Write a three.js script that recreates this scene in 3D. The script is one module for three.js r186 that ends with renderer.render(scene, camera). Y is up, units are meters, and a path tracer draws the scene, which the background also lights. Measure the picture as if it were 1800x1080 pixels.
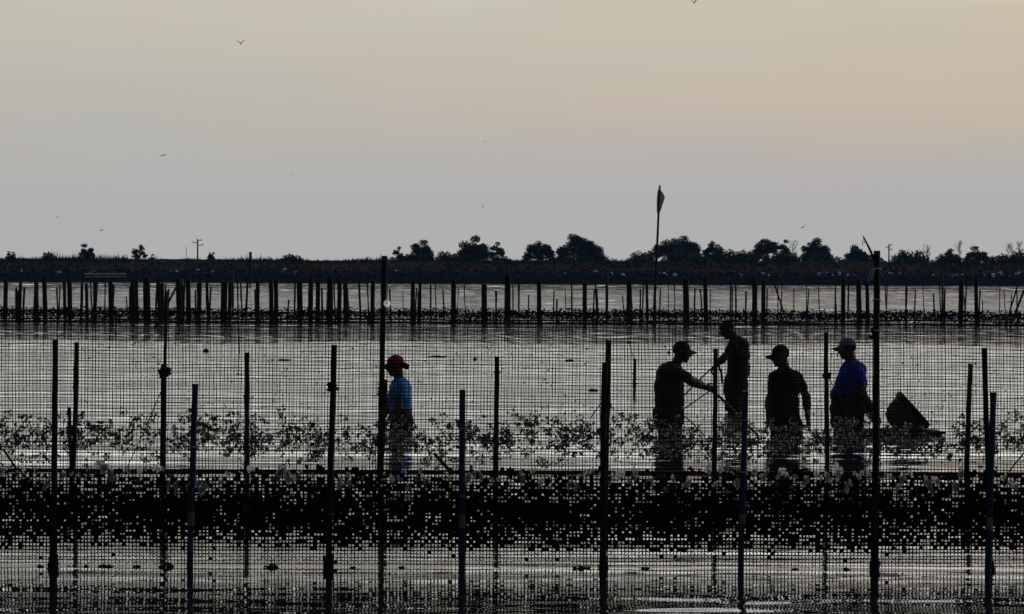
import * as THREE from 'three';
import { ImprovedNoise } from 'three/addons/math/ImprovedNoise.js';
import { mergeGeometries } from 'three/addons/utils/BufferGeometryUtils.js';

// ------------------------------------------------------------------ camera, sky, sun, exposure
const W = 1024, H = 614;
const F = 5104;                       // focal length in pixels of an 1800 x 1080 frame (a long lens)
const CAM_H = 2.0;                    // lens height above the water
const scene = new THREE.Scene();
const camera = new THREE.PerspectiveCamera(2 * Math.atan(540 / F) * 180 / Math.PI, W / H, 0.5, 6000);
camera.position.set(0, CAM_H, 0);
camera.rotation.order = 'YXZ';
camera.rotation.set(-Math.atan(70 / F), 0, 0.0040);
camera.updateMatrixWorld(true);

const renderer = new THREE.WebGLRenderer({ antialias: true });
renderer.setSize(W, H);
renderer.toneMapping = THREE.LinearToneMapping;
renderer.toneMappingExposure = 1.0;
renderer.shadowMap.enabled = true;

// seeded random numbers and noise
function rng(seed) { let s = seed >>> 0; return () => { s = (s + 0x6D2B79F5) >>> 0; let t = s; t = Math.imul(t ^ (t >>> 15), t | 1); t ^= t + Math.imul(t ^ (t >>> 7), t | 61); return ((t ^ (t >>> 14)) >>> 0) / 4294967296; }; }
const _rand = Math.random; Math.random = rng(77);
const perlin = new ImprovedNoise(); Math.random = _rand;
const N = (x, y, z = 0) => perlin.noise(x, y, z);
const fbm = (x, y, z = 0) => N(x, y, z) * 0.6 + N(x * 2.1 + 7, y * 2.1, z) * 0.28 + N(x * 4.3, y * 4.3 + 3, z) * 0.14;
const lerp = (a, b, t) => a + (b - a) * t, clamp = (x, a = 0, b = 1) => Math.min(b, Math.max(a, x));
const sstep = (a, b, x) => { const t = clamp((x - a) / (b - a)); return t * t * (3 - 2 * t); };
const V = (x, y, z) => new THREE.Vector3(x, y, z);
const srgb = c => { c /= 255; return c <= 0.04045 ? c / 12.92 : Math.pow((c + 0.055) / 1.055, 2.4); };

// dawn sky: grey near the horizon, warming and brightening upwards on the sun's side, dim blue-grey behind
const SUN_AZ = 24 * Math.PI / 180, SUN_EL = 15 * Math.PI / 180;
{
  const w = 2048, h = 1024, data = new Float32Array(w * h * 4);
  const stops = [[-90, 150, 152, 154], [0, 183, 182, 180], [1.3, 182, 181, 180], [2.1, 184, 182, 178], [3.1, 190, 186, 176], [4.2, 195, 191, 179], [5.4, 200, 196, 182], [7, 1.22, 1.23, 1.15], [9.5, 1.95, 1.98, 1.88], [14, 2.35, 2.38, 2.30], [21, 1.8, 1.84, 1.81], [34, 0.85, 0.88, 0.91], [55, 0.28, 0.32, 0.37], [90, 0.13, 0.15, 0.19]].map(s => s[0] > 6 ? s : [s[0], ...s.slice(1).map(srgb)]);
  for (let j = 0; j < h; j++) {
    const el = ((j + 0.5) / h - 0.5) * 180;
    let k = 0; while (k < stops.length - 2 && el > stops[k + 1][0]) k++;
    for (let i = 0; i < w; i++) {
      const th = ((i + 0.5) / w - 0.5) * 2 * Math.PI;
      let az = th + Math.PI / 2; if (az > Math.PI) az -= 2 * Math.PI;          // 0 straight ahead, + to the right
      const azd = az * 180 / Math.PI;
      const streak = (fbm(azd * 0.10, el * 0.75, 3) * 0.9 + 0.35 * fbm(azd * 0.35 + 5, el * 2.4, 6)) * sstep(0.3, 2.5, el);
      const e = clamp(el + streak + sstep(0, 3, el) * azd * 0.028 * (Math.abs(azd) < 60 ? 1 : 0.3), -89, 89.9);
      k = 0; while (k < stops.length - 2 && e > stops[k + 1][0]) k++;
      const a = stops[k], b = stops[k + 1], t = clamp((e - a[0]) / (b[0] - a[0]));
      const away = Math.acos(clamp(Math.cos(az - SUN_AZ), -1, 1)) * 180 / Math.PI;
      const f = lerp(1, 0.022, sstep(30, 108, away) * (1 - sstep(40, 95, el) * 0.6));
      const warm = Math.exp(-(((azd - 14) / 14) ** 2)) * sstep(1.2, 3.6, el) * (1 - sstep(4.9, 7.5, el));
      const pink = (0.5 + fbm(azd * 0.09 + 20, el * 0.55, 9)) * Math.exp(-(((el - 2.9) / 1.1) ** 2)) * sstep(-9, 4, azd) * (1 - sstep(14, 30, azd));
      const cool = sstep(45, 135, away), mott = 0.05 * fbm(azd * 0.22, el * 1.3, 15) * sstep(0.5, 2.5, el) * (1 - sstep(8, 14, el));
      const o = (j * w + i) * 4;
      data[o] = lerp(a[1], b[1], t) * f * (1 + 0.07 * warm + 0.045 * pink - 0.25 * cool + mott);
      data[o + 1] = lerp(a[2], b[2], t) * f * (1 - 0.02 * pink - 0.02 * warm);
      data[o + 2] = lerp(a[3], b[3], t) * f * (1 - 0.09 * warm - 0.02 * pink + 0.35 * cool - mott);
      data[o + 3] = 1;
    }
  }
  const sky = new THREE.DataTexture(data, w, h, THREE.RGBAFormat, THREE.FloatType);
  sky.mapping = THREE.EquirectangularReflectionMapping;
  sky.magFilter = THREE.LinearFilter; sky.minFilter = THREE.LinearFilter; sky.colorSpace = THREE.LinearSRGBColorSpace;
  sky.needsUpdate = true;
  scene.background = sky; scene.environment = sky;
}
// the sun behind thin cloud, ahead of the camera to the right
const sun = new THREE.DirectionalLight(new THREE.Color(1, 0.9, 0.76), 0.45);
sun.position.set(Math.sin(SUN_AZ) * Math.cos(SUN_EL) * 120, Math.sin(SUN_EL) * 120, -Math.cos(SUN_AZ) * Math.cos(SUN_EL) * 120 - 30);
sun.target.position.set(0, 0, -30);
sun.castShadow = true; sun.shadow.radius = 22; sun.shadow.mapSize.set(2048, 2048);
Object.assign(sun.shadow.camera, { left: -30, right: 30, top: 30, bottom: -30, near: 1, far: 300 });
scene.add(sun, sun.target);

// ------------------------------------------------------------------ helpers
// real place of a point that shows at a pixel of the photograph and stands d metres in front of the lens
function at(px, py, d) {
  const v = V((px - 900) / F, -(py - 540) / F, -1).applyQuaternion(camera.quaternion);
  return v.multiplyScalar(d / -v.z).add(camera.position);
}
const depthOf = y => CAM_H * F / (y - 470);         // distance of water that shows at this height of the picture
const used = new Map();
function numbered(name) { const n = used.get(name) || 0; used.set(name, n + 1); return n ? `${name}_${String(n).padStart(3, '0')}` : name; }
function tag(o, label, category, group, kind) {
  o.userData.label = label; if (category) o.userData.category = category;
  if (group) o.userData.group = group; if (kind) o.userData.kind = kind;
  return o;
}
function base(name, p) { const g = new THREE.Group(); g.name = numbered(name); if (p) g.position.copy(p); scene.add(g); return g; }
function put(name, geo, mat, parent) {
  const m = new THREE.Mesh(geo, mat); m.name = parent === scene ? numbered(name) : name; m.castShadow = m.receiveShadow = true; parent.add(m); return m;
}
function mat(r, g, b, rough = 0.8, extra = {}) { const m = new THREE.MeshPhysicalMaterial({ roughness: rough, specularIntensity: 0.25, ...extra }); m.color.setRGB(r, g, b); return m; }
// grainy colour map around a base colour (material grain only)
function grainTex(c0, c1, seed, sx, sy, size = 256) {
  const d = new Uint8Array(size * size * 4), r = rng(seed);
  const enc = v => 255 * Math.pow(clamp(v), 1 / 2.2);
  for (let j = 0; j < size; j++) for (let i = 0; i < size; i++) {
    const u = i / size, v = j / size;
    const n = clamp(0.5 + 0.9 * fbm(u * sx, v * sy, seed) + 0.25 * (r() - 0.5)), o = (j * size + i) * 4;
    for (let k = 0; k < 3; k++) d[o + k] = enc(lerp(c0[k], c1[k], n));
    d[o + 3] = 255;
  }
  const t = new THREE.DataTexture(d, size, size); t.colorSpace = THREE.SRGBColorSpace; t.wrapS = t.wrapT = THREE.MirroredRepeatWrapping;
  t.magFilter = THREE.LinearFilter; t.minFilter = THREE.LinearFilter; t.needsUpdate = true; return t;
}
function bumpTex(seed, sx, sy, size = 256) {
  const d = new Uint8Array(size * size * 4);
  for (let j = 0; j < size; j++) for (let i = 0; i < size; i++) {
    const n = clamp(0.5 + 0.8 * fbm(i / size * sx, j / size * sy, seed)) * 255, o = (j * size + i) * 4; d[o] = d[o + 1] = d[o + 2] = n; d[o + 3] = 255;
  }
  const t = new THREE.DataTexture(d, size, size); t.wrapS = t.wrapT = THREE.MirroredRepeatWrapping; t.magFilter = THREE.LinearFilter; t.minFilter = THREE.LinearFilter; t.needsUpdate = true; return t;
}
const woodBump = bumpTex(5, 26, 5);
const M = {
  wood: mat(1, 1, 1, 0.85, { map: grainTex([0.008, 0.008, 0.007], [0.030, 0.026, 0.022], 11, 24, 4), bumpMap: woodBump, bumpScale: 0.004 }),
  farWood: mat(0.014, 0.013, 0.013, 0.9),
  greyWood: mat(0.06, 0.07, 0.075, 0.85),
  blue: mat(1, 1, 1, 0.5, { map: grainTex([0.004, 0.012, 0.026], [0.012, 0.042, 0.098], 21, 5, 6), bumpMap: bumpTex(8, 6, 6), bumpScale: 0.002 }),
  greyPipe: mat(0.10, 0.12, 0.12, 0.5),
  net: mat(0.010, 0.010, 0.010, 0.6),
  rope: mat(0.35, 0.36, 0.34, 0.8),
  darkRope: mat(0.02, 0.02, 0.018, 0.9),
  crust: mat(0.012, 0.012, 0.010, 0.95),
  weedDark: mat(0.014, 0.014, 0.010, 0.8),
  weedOlive: mat(0.26, 0.27, 0.22, 0.95, { transmission: 0.45, thickness: 0, side: THREE.DoubleSide }),
  weedGrey: mat(0.36, 0.37, 0.34, 0.98, { transmission: 0.55, thickness: 0, side: THREE.DoubleSide }),
  weedPale: mat(0.55, 0.57, 0.53, 0.98, { transmission: 0.6, thickness: 0, side: THREE.DoubleSide }),
  barnacle: mat(0.022, 0.021, 0.018, 0.95),
  white: mat(0.93, 0.93, 0.91, 0.98, { transmission: 0.8, thickness: 0, side: THREE.DoubleSide }),
  black: mat(0.012, 0.012, 0.012, 0.6),
};

// merged low-poly blobs: octahedra with jittered corners
class Blobs {
  constructor(seed) { this.p = []; this.n = []; this.i = []; this.r = rng(seed); }
  add(x, y, z, rx, ry, rz, jit = 0.35) {
    const r = this.r, b = this.p.length / 3, j = () => 1 + (r() - 0.5) * 2 * jit;
    const D = [[1, 0, 0], [-1, 0, 0], [0, 1, 0], [0, -1, 0], [0, 0, 1], [0, 0, -1]], q = (r() - 0.5) * 1.2, c = Math.cos(q), s = Math.sin(q);
    for (const [a, e, f] of D) { const k = j(), X = a * rx * k, Y = e * ry * k; this.p.push(x + X * c - Y * s, y + X * s + Y * c, z + f * rz * k); this.n.push(a * c - e * s, a * s + e * c, f); }
    for (const [A, B, C] of [[0, 2, 4], [2, 1, 4], [1, 3, 4], [3, 0, 4], [2, 0, 5], [1, 2, 5], [3, 1, 5], [0, 3, 5]]) this.i.push(b + A, b + B, b + C);
  }
  geo() { return raw(this.p, this.n, this.i); }
}
// merged thin ragged fronds of weed (single sheets, bent), each a small fan
class Fronds {
  constructor(seed) { this.p = []; this.i = []; this.r = rng(seed); }
  add(x, y, z, rx, ry, n = 7) {
    const r = this.r, b = this.p.length / 3, a0 = r() * 6.28, tx = (r() - 0.5) * 1.1, ty = (r() - 0.5) * 0.8, q = (r() - 0.5) * 0.9, c = Math.cos(q), s = Math.sin(q);
    this.p.push(x, y, z);
    for (let k = 0; k < n; k++) { const a = a0 + k / n * 6.283, f = 0.45 + 0.75 * r(), X = Math.cos(a) * rx * f, Y = Math.sin(a) * ry * f * (Math.sin(a) < 0 ? 1.35 : 0.9), px = X * c - Y * s, py = X * s + Y * c; this.p.push(x + px, y + py, z + px * tx + py * ty + (r() - 0.5) * rx * 0.3); }
    for (let k = 0; k < n; k++) this.i.push(b, b + 1 + k, b + 1 + (k + 1) % n);
  }
  geo() { return raw(this.p, null, this.i); }
}
function raw(p, n, i, uv, col) {
  const g = new THREE.BufferGeometry();
  g.setAttribute('position', new THREE.BufferAttribute(p instanceof Float32Array ? p : new Float32Array(p), 3));
  if (n) g.setAttribute('normal', new THREE.BufferAttribute(n instanceof Float32Array ? n : new Float32Array(n), 3));
  if (uv) g.setAttribute('uv', new THREE.BufferAttribute(new Float32Array(uv), 2));
  if (col) g.setAttribute('color', new THREE.BufferAttribute(new Float32Array(col), 3));
  g.setIndex(i); if (!n) g.computeVertexNormals(); return g;
}
// tapered tube along points, radius per point, flat closed ends, uv in metres
function tube(pts, rad, sides = 8, rough = 0, seed = 1) {
  const p = [], uv = [], idx = []; const up = V(0, 0, 1); let len = 0;
  const T = V(0, 0, 0), A = V(0, 0, 0), B = V(0, 0, 0);
  pts.forEach((c, i) => {
    T.copy(pts[Math.min(i + 1, pts.length - 1)]).sub(pts[Math.max(i - 1, 0)]).normalize();
    A.copy(Math.abs(T.z) > 0.9 ? V(1, 0, 0) : up).cross(T).normalize(); B.copy(T).cross(A);
    if (i) len += c.distanceTo(pts[i - 1]);
    const r = Array.isArray(rad) ? rad[i] : rad;
    for (let k = 0; k <= sides; k++) {
      const a = k / sides * 2 * Math.PI, rr = r * (1 + rough * N(Math.cos(a) * 1.3 + seed * 3.1, Math.sin(a) * 1.3, len * 9 + seed));
      p.push(c.x + (A.x * Math.cos(a) + B.x * Math.sin(a)) * rr, c.y + (A.y * Math.cos(a) + B.y * Math.sin(a)) * rr, c.z + (A.z * Math.cos(a) + B.z * Math.sin(a)) * rr);
      uv.push(k / sides, len);
    }
  });
  const s = sides + 1;
  for (let i = 0; i < pts.length - 1; i++) for (let k = 0; k < sides; k++) { const a = i * s + k; idx.push(a, a + 1, a + s, a + 1, a + s + 1, a + s); }
  const g = raw(p, null, idx, uv); 
  const caps = [];
  for (const e of [0, pts.length - 1]) {
    const cp = [], ci = [], cu = []; cp.push(pts[e].x, pts[e].y, pts[e].z); cu.push(0.5, 0.5);
    for (let k = 0; k <= sides; k++) { const o = (e * s + k) * 3; cp.push(p[o], p[o + 1], p[o + 2]); cu.push(0.5 + 0.05 * Math.cos(k), 0.5 + 0.05 * Math.sin(k)); }
    for (let k = 1; k <= sides; k++) e ? ci.push(0, k, k + 1) : ci.push(0, k + 1, k);
    caps.push(raw(cp, null, ci, cu));
  }
  return mergeGeometries([g, ...caps]);
}
const line = (a, b, n = 8, sag = 0, wob = 0, seed = 1) => { const o = []; for (let i = 0; i <= n; i++) { const t = i / n, q = a.clone().lerp(b, t); q.y -= sag * 4 * t * (1 - t); q.x += wob * N(t * 3, seed * 1.7, 1); q.z += wob * N(t * 3, seed * 1.7, 5); o.push(q); } return o; };
const gmove = (g, x, y, z) => { g.translate(x, y, z); return g; };

// ------------------------------------------------------------------ water
const D_SPLIT = 33.2, D_LEE = depthOf(603);
const waves = (() => {
  const r = rng(31), o = [];
  for (let i = 0; i < 30; i++) {
    const L = 0.16 * Math.pow(14, r()), a = (r() - 0.5) * (L > 0.8 ? 0.35 : 0.7), k = 2 * Math.PI / L;
    o.push([k * Math.sin(a), k * Math.cos(a), r() * 6.283, 0.0085 * (0.6 + 0.8 * r()) * (L > 1.2 ? 0.55 : 1) / k, k]);
  }
  return o;
})();
function ruffle(x, z) {                                   // calm and wind-ruffled patches of the lagoon
  const d = -z;
  const n = clamp(0.75 + 1.5 * fbm(x * 0.07 + 3, z * 0.16, 2) + 0.7 * N(x * 0.35, z * 1.1, 8), 0.25, 2.2);
  const nearBreeze = 1 + 0.9 * (1 - sstep(16.4, 18.9, d + 0.9 * N(x * 0.5, z * 0.5, 4)));
  const shelter = lerp(1, 0.55, sstep(17.6, 18.6, d) * (1 - sstep(27, 30, d)));   // calmer between the two nearest nets
  const open = (1 + 0.9 * sstep(27.9, 30, d)) * lerp(1, 0.5, sstep(70, 78, d)) ;     // breezy open water, a lee before the third net
  return n * nearBreeze * shelter * open;
}
{
  const ys = [], cols = 320; let split = 0;
  for (let y = 1330; y > 477; y -= y > 700 ? 0.9 : 0.6) ys.push(CAM_H * F / (y - 470));
  ys.unshift(9, 6, 2); 
  split = ys.findIndex(d => d > D_SPLIT); ys.splice(split, 0, D_SPLIT);
  const lee = ys.findIndex(d => d > D_LEE); ys.splice(lee, 0, D_LEE);
  const warp = (d, x) => d > 50 && d < 101 ? d + 5 * fbm(x * 0.09, 4, 2) * sstep(50, 70, d) * (1 - sstep(82, 101, d)) * 2 : d;
  const sheet = (rows) => {
    const p = [], nn = [], idx = [], s = cols + 1;
    for (const d of rows) for (let i = 0; i <= cols; i++) {
      const t = i / cols * 2 - 1, x = t * (0.26 * d + 3), z = -warp(d, x), a = ruffle(x, -d); let y = 0, sx = 0, sz = 0;
      for (const [kx, kz, ph, am] of waves) { const q = kx * x + kz * z + ph, c = Math.cos(q) * am * a; y += Math.sin(q) * am * a; sx += c * kx; sz += c * kz; }
      p.push(x, d < D_SPLIT - 0.01 ? y * 0.6 : 0, z); const l = Math.hypot(sx, 1, sz); nn.push(-sx / l, 1 / l, -sz / l);
    }
    for (let j = 0; j < rows.length - 1; j++) for (let i = 0; i < cols; i++) { const a = j * s + i; idx.push(a, a + 1, a + s, a + 1, a + s + 1, a + s); }
    return raw(new Float32Array(p), new Float32Array(nn), idx);
  };
  const water = base('water'), surf = (rough) => mat(0.010, 0.013, 0.013, rough, { ior: 1.333, specularIntensity: 1 });
  put('sheltered_water', sheet(ys.slice(0, split + 1)), surf(0.045), water);       // smooth, inside the second net
  put('open_water', sheet(ys.slice(split, lee + 1)), surf(0.18), water);
  put('lee_water', sheet(ys.slice(lee)), surf(0.085), water);                    // smoother again towards the third net and the dike
                    // finely wind-roughened, beyond it
  tag(water, 'calm lagoon water with fine ripples reflecting the pale sky', 'water', null, 'structure');
  const bed = put('lagoon_bed', gmove(new THREE.PlaneGeometry(400, 500, 4, 4).rotateX(-Math.PI / 2), 0, -0.68, -210), mat(0.04, 0.035, 0.028, 1), scene);
  tag(bed, 'muddy bottom of the lagoon under the water', 'lagoon bed', null, 'structure');
}

// ------------------------------------------------------------------ far bank
const BANK = 345;
const prof = [[-6, -0.6], [0, -0.02], [2.5, 0.40], [5, 0.70], [9, 1.36], [11, 1.48], [15, 2.05], [20, 2.74], [23, 2.80], [34, 2.5], [70, 1.0], [300, 0.6], [1100, 0.6]];
function bankY(s) { let k = 0; while (k < prof.length - 2 && s > prof[k + 1][0]) k++; const a = prof[k], b = prof[k + 1]; return lerp(a[1], b[1], clamp((s - a[0]) / (b[0] - a[0]))); }
const shore = x => 3.5 * fbm(x * 0.012, 0.3, 6) * 3;
{
  const p = [], col = [], idx = [], ss = [-6, -2, 0, 1.2, 2.5, 4, 5, 6, 7, 8, 9, 10, 11, 12, 13, 14, 15, 16, 17, 18, 19, 20, 21.5, 23, 28, 34, 50, 70, 150, 300, 600, 1100], cols = 420;
  for (const s of ss) for (let i = 0; i <= cols; i++) {
    const t = i / cols * 2 - 1, x = Math.sign(t) * (Math.abs(t) * 110 + Math.abs(t) ** 4 * 900);
    const rough = s > 0 && s < 60 ? 0.14 * fbm(x * 0.5, s * 0.6, 1) + 0.16 * N(x * 0.06, s * 0.1, 2) : 0;
    p.push(x, bankY(s) + rough, -(BANK + shore(x) + s));
    const n = clamp(0.5 + fbm(x * 0.12, s * 0.35, 12) + 0.4 * N(x * 1.7, s * 1.9, 4)), m = s < 5 ? [0.009, 0.009, 0.012] : s < 11 ? [0.012, 0.014, 0.022] : s < 18.5 ? [lerp(0.022, 0.058, n), lerp(0.017, 0.044, n), lerp(0.013, 0.034, n)] : [lerp(0.014, 0.03, n), lerp(0.018, 0.034, n), 0.012];
    col.push(...m);
  }
  const s = cols + 1;
  for (let j = 0; j < ss.length - 1; j++) for (let i = 0; i < cols; i++) { const a = j * s + i; idx.push(a, a + 1, a + s, a + 1, a + s + 1, a + s); }
  const m = mat(1, 1, 1, 1, { specularIntensity: 0 }); m.vertexColors = true;
  tag(put('bank', raw(p, null, idx, null, col), m, scene), 'long low dike of brown grass across the far side of the lagoon', 'bank', null, 'structure');
}
{ // stones along the foot of the dike
  const r = rng(91), g = new THREE.IcosahedronGeometry(1, 0), n = 2600;
  const rocks = new THREE.InstancedMesh(g, mat(1, 1, 1, 0.95, { specularIntensity: 0.05 }), n), m4 = new THREE.Matrix4(), q = new THREE.Quaternion(), c = new THREE.Color();
  for (let i = 0; i < n; i++) {
    const x = (r() * 2 - 1) * 105, s = 5 + r() * 4.8, k = 0.12 + 0.3 * r() * r();
    q.setFromEuler(new THREE.Euler(r() * 6, r() * 6, r() * 6));
    m4.compose(V(x, bankY(s) + 0.05, -(BANK + shore(x) + s)), q, V(k * (0.8 + r()), k * (0.6 + 0.5 * r()), k)); rocks.setMatrixAt(i, m4);
    const pale = r() < (x > 22 ? 0.10 : 0.03) && s > 7, v = pale ? 0.45 + 0.3 * r() : 0.018 + 0.05 * r() * r(); c.setRGB(v * 0.8, v * 0.92, v * 1.25); rocks.setColorAt(i, c);
  }
  rocks.name = 'shore_stones'; scene.add(rocks); rocks.castShadow = rocks.receiveShadow = true;
  tag(rocks, 'dark bluish stones with pale ones among them along the foot of the dike', 'stones', null, 'stuff');
}
{ // reeds and tall grass along the top
  const r = rng(17), p = [], idx = [], col = [];
  for (let i = 0; i < 17000; i++) {
    const x = (r() * 2 - 1) * 100, s = 18.5 + r() * 7, cl = clamp(0.55 + 1.1 * fbm(x * 0.16, 0.5, 30) + 0.5 * N(x * 1.1, s * 0.2, 3), 0.12, 1.3);
    const h = (0.18 + 0.55 * r() * r() + (r() < 0.02 ? 0.5 : 0)) * cl * (x < -5 ? 1.9 : 0.9), w = 0.025 + 0.05 * r(), y = bankY(s) - 0.05, z = -(BANK + shore(x) + s), a = r() * 3.14, lean = (r() - 0.5) * 0.35 * h, b = p.length / 3;
    p.push(x - w * Math.cos(a), y, z - w * Math.sin(a), x + w * Math.cos(a), y, z + w * Math.sin(a), x + lean, y + h, z);
    const v = 0.6 + 0.8 * r(); for (let k = 0; k < 3; k++) col.push(0.028 * v, 0.036 * v, 0.014 * v); idx.push(b, b + 1, b + 2);
  }
  for (let i = 0; i < 6000; i++) { // dry tufts on the slope
    const x = (r() * 2 - 1) * 100, s = 10 + r() * 9, h = 0.12 + 0.22 * r(), w = 0.05 + 0.09 * r(), y = bankY(s), z = -(BANK + shore(x) + s), b = p.length / 3;
    p.push(x - w, y, z, x + w, y, z, x + (r() - 0.5) * 0.2, y + h, z + 0.05); const v = 0.5 + r(); for (let k = 0; k < 3; k++) col.push(0.034 * v, 0.027 * v, 0.020 * v); idx.push(b, b + 1, b + 2);
  }
  const m = mat(1, 1, 1, 1, { side: THREE.DoubleSide, specularIntensity: 0 }); m.vertexColors = true;
  tag(put('grass', raw(p, null, idx, null, col), m, scene), 'dark reeds and dry grass growing along the top of the dike', 'grass', null, 'stuff');
}

// ------------------------------------------------------------------ trees and bushes behind the dike
const leafMats = [mat(0.020, 0.034, 0.034, 0.9, { side: THREE.DoubleSide, specularIntensity: 0.1 }), mat(0.024, 0.040, 0.038, 0.9, { side: THREE.DoubleSide, specularIntensity: 0.1 }), mat(0.016, 0.028, 0.030, 0.9, { side: THREE.DoubleSide, specularIntensity: 0.1 })];
const bark = mat(0.03, 0.027, 0.024, 0.95);
function leaves(lobes, per, size, seed) {
  const r = rng(seed), p = [], idx = [], nn = [];
  for (const [c, rad] of lobes) {
    const n = Math.round(per * rad.x * rad.y * 1.2);
    for (let i = 0; i < n; i++) {
      const u = r() * 2 - 1, a = r() * 6.283, q = Math.sqrt(1 - u * u), d = Math.pow(r(), 0.42) * (0.85 + 0.3 * r());
      const x = c.x + rad.x * q * Math.cos(a) * d, y = c.y + rad.y * u * d, z = c.z + rad.z * q * Math.sin(a) * d;
      const e = new THREE.Euler(r() * 6.3, r() * 6.3, r() * 6.3), k = size * (0.6 + 0.8 * r()), b = p.length / 3;
      for (const [X, Y] of [[-1, 0], [0.1, -0.75], [1, 0.05], [-0.1, 0.75]]) { const v = V(X * k, Y * k * 0.7, 0).applyEuler(e); p.push(x + v.x, y + v.y, z + v.z); nn.push((x - c.x) / rad.x + 0.001, (y - c.y) / rad.y + 0.2, (z - c.z) / rad.z); }
      idx.push(b, b + 1, b + 2, b, b + 2, b + 3);
    }
  }
  return raw(p, nn, idx);
}
let treeSeed = 500;
// px0..px1 outline of the crown in the photograph, yTop its top, kind: 0 round broadleaf, 1 loose and open, 2 bush
function tree(name, label, group, px0, px1, yTop, d, open = 0, yBot = 455) {
  const seed = treeSeed++, r = rng(seed), g = base(name, V(at((px0 + px1) / 2, yBot, d).x, 0.62, -d));
  const top = at((px0 + px1) / 2, yTop, d).y - 0.62, wid = (px1 - px0) / F * d, half = wid / 2;
  const lobes = [], limbs = [];
  const low = open > 0.4 ? 0.46 : 0.30, nl = Math.round(lerp(17, 13, open) + wid * 2.0);
  for (let i = 0; i < nl; i++) {
    const t = (i + 0.5) / nl * 2 - 1 + (r() - 0.5) * 0.3, dome = Math.sqrt(Math.max(0.12, 1 - Math.pow(Math.abs(t), 3) * 0.75)) * (0.86 + 0.14 * N(t * 2.3, seed * 0.37, 1) / 0.5);
    const rx = Math.min(wid * (0.13 + 0.07 * r()), 1.25) * lerp(1, 0.85, open), ry = rx * (0.6 + 0.3 * r());
    const yy = lerp(top * low, top - ry, Math.pow(r(), 0.55) * dome) * (0.97 + 0.03 * r());
    lobes.push([V(clamp(t, -1, 1) * (half - rx * 0.6), Math.min(yy, top * (0.35 + 0.65 * dome) - ry * 0.8), (r() - 0.5) * wid * 0.5), V(rx, ry, rx)]);
  }
  { const k = Math.min(1.1, wid * 0.17); lobes.push([V((r() - 0.5) * half * 0.7, top - k * 0.7, 0), V(k, k * 0.7, k)]); }
  put('crown', leaves(lobes, lerp(330, 210, open), 0.19, seed + 9), leafMats[seed % 3], g);
  const tr = Math.max(0.10, wid * 0.03), fork = top * 0.38;
  const parts = [tube([V(0, -0.3, 0), V(0.05, fork * 0.5, 0), V((r() - 0.5) * 0.3, fork, 0)], [tr * 1.25, tr, tr * 0.8], 7, 0.1, seed)];
  for (const [c] of lobes) parts.push(tube([V(0, fork * (0.7 + 0.3 * r()), 0), V(c.x * 0.45, lerp(fork, c.y, 0.6), c.z * 0.5), c], [tr * 0.45, tr * 0.3, tr * 0.12], 5));
  put('trunk', mergeGeometries(parts), bark, g);
  tag(g, label, 'tree', group);
}
function bush(label, px0, px1, yTop, d, group) {
  const seed = treeSeed++, r = rng(seed), x = at((px0 + px1) / 2, 455, d).x, g = base('bush', V(x, 0.62, -d));
  const top = at((px0 + px1) / 2, yTop, d).y - 0.62, wid = (px1 - px0) / F * d, lobes = [], parts = [], n = Math.max(5, Math.round(wid * 1.1));
  for (let i = 0; i < n; i++) {
    const t = (i + 0.5) / n * 2 - 1, rx = Math.min(wid * 0.28, 0.9 + 0.5 * r()), ry = top * (0.28 + 0.1 * r());
    const hgt = top * (0.86 + 0.2 * r()) * (1 - 0.3 * t * t * t * t);
    const cy = Math.max(ry * 0.9, hgt - ry), cx = t * (wid / 2 - rx * 0.6);
    lobes.push([V(cx, cy, (r() - 0.5) * 1.5), V(rx, ry, rx)], [V(cx, cy * 0.45, (r() - 0.5)), V(rx, cy * 0.6, rx)]);
    parts.push(tube([V(cx * 0.8, -0.2, 0), V(cx, cy, 0)], [0.06, 0.02], 5));
  }
  put('crown', leaves(lobes, 190, 0.21, seed + 9), leafMats[seed % 3], g);
  put('stem', mergeGeometries(parts), bark, g);
  tag(g, label, 'bush', group);
}
function bareTree(label, px, w, yTop, d) {
  const seed = treeSeed++, r = rng(seed), x = at(px, 455, d).x, g = base('bare_tree', V(x, 0.62, -d)), top = at(px, yTop, d).y - 0.62, wid = w / F * d, main = [], tw = [];
  main.push(tube([V(0, -0.2, 0), V(0.05, top * 0.5, 0), V((r() - 0.5) * 0.3, top, 0)], [0.08, 0.055, 0.015], 5));
  for (let i = 0; i < 15; i++) {
    const h0 = top * (0.3 + 0.6 * r()), a = (r() * 2 - 1), e = V(a * wid * 0.6, Math.min(top, h0 + top * (0.15 + 0.3 * r())), (r() - 0.5) * 0.8);
    tw.push(tube([V(0.03, h0, 0), V(e.x * 0.6, lerp(h0, e.y, 0.45), e.z), e], [0.035, 0.025, 0.01], 4));
    for (let k = 0; k < 3; k++) { const f = e.clone().multiplyScalar(1); f.x *= 0.6 + 0.3 * r(); f.y = lerp(h0, e.y, 0.5); tw.push(tube([f, V(f.x + (r() - 0.5) * 0.7, f.y + 0.6 * r() + 0.1, f.z)], [0.02, 0.008], 4)); }
  }
  put('trunk', mergeGeometries(main), bark, g); put('branches', mergeGeometries(tw), bark, g);
  tag(g, label, 'tree');
}
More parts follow.
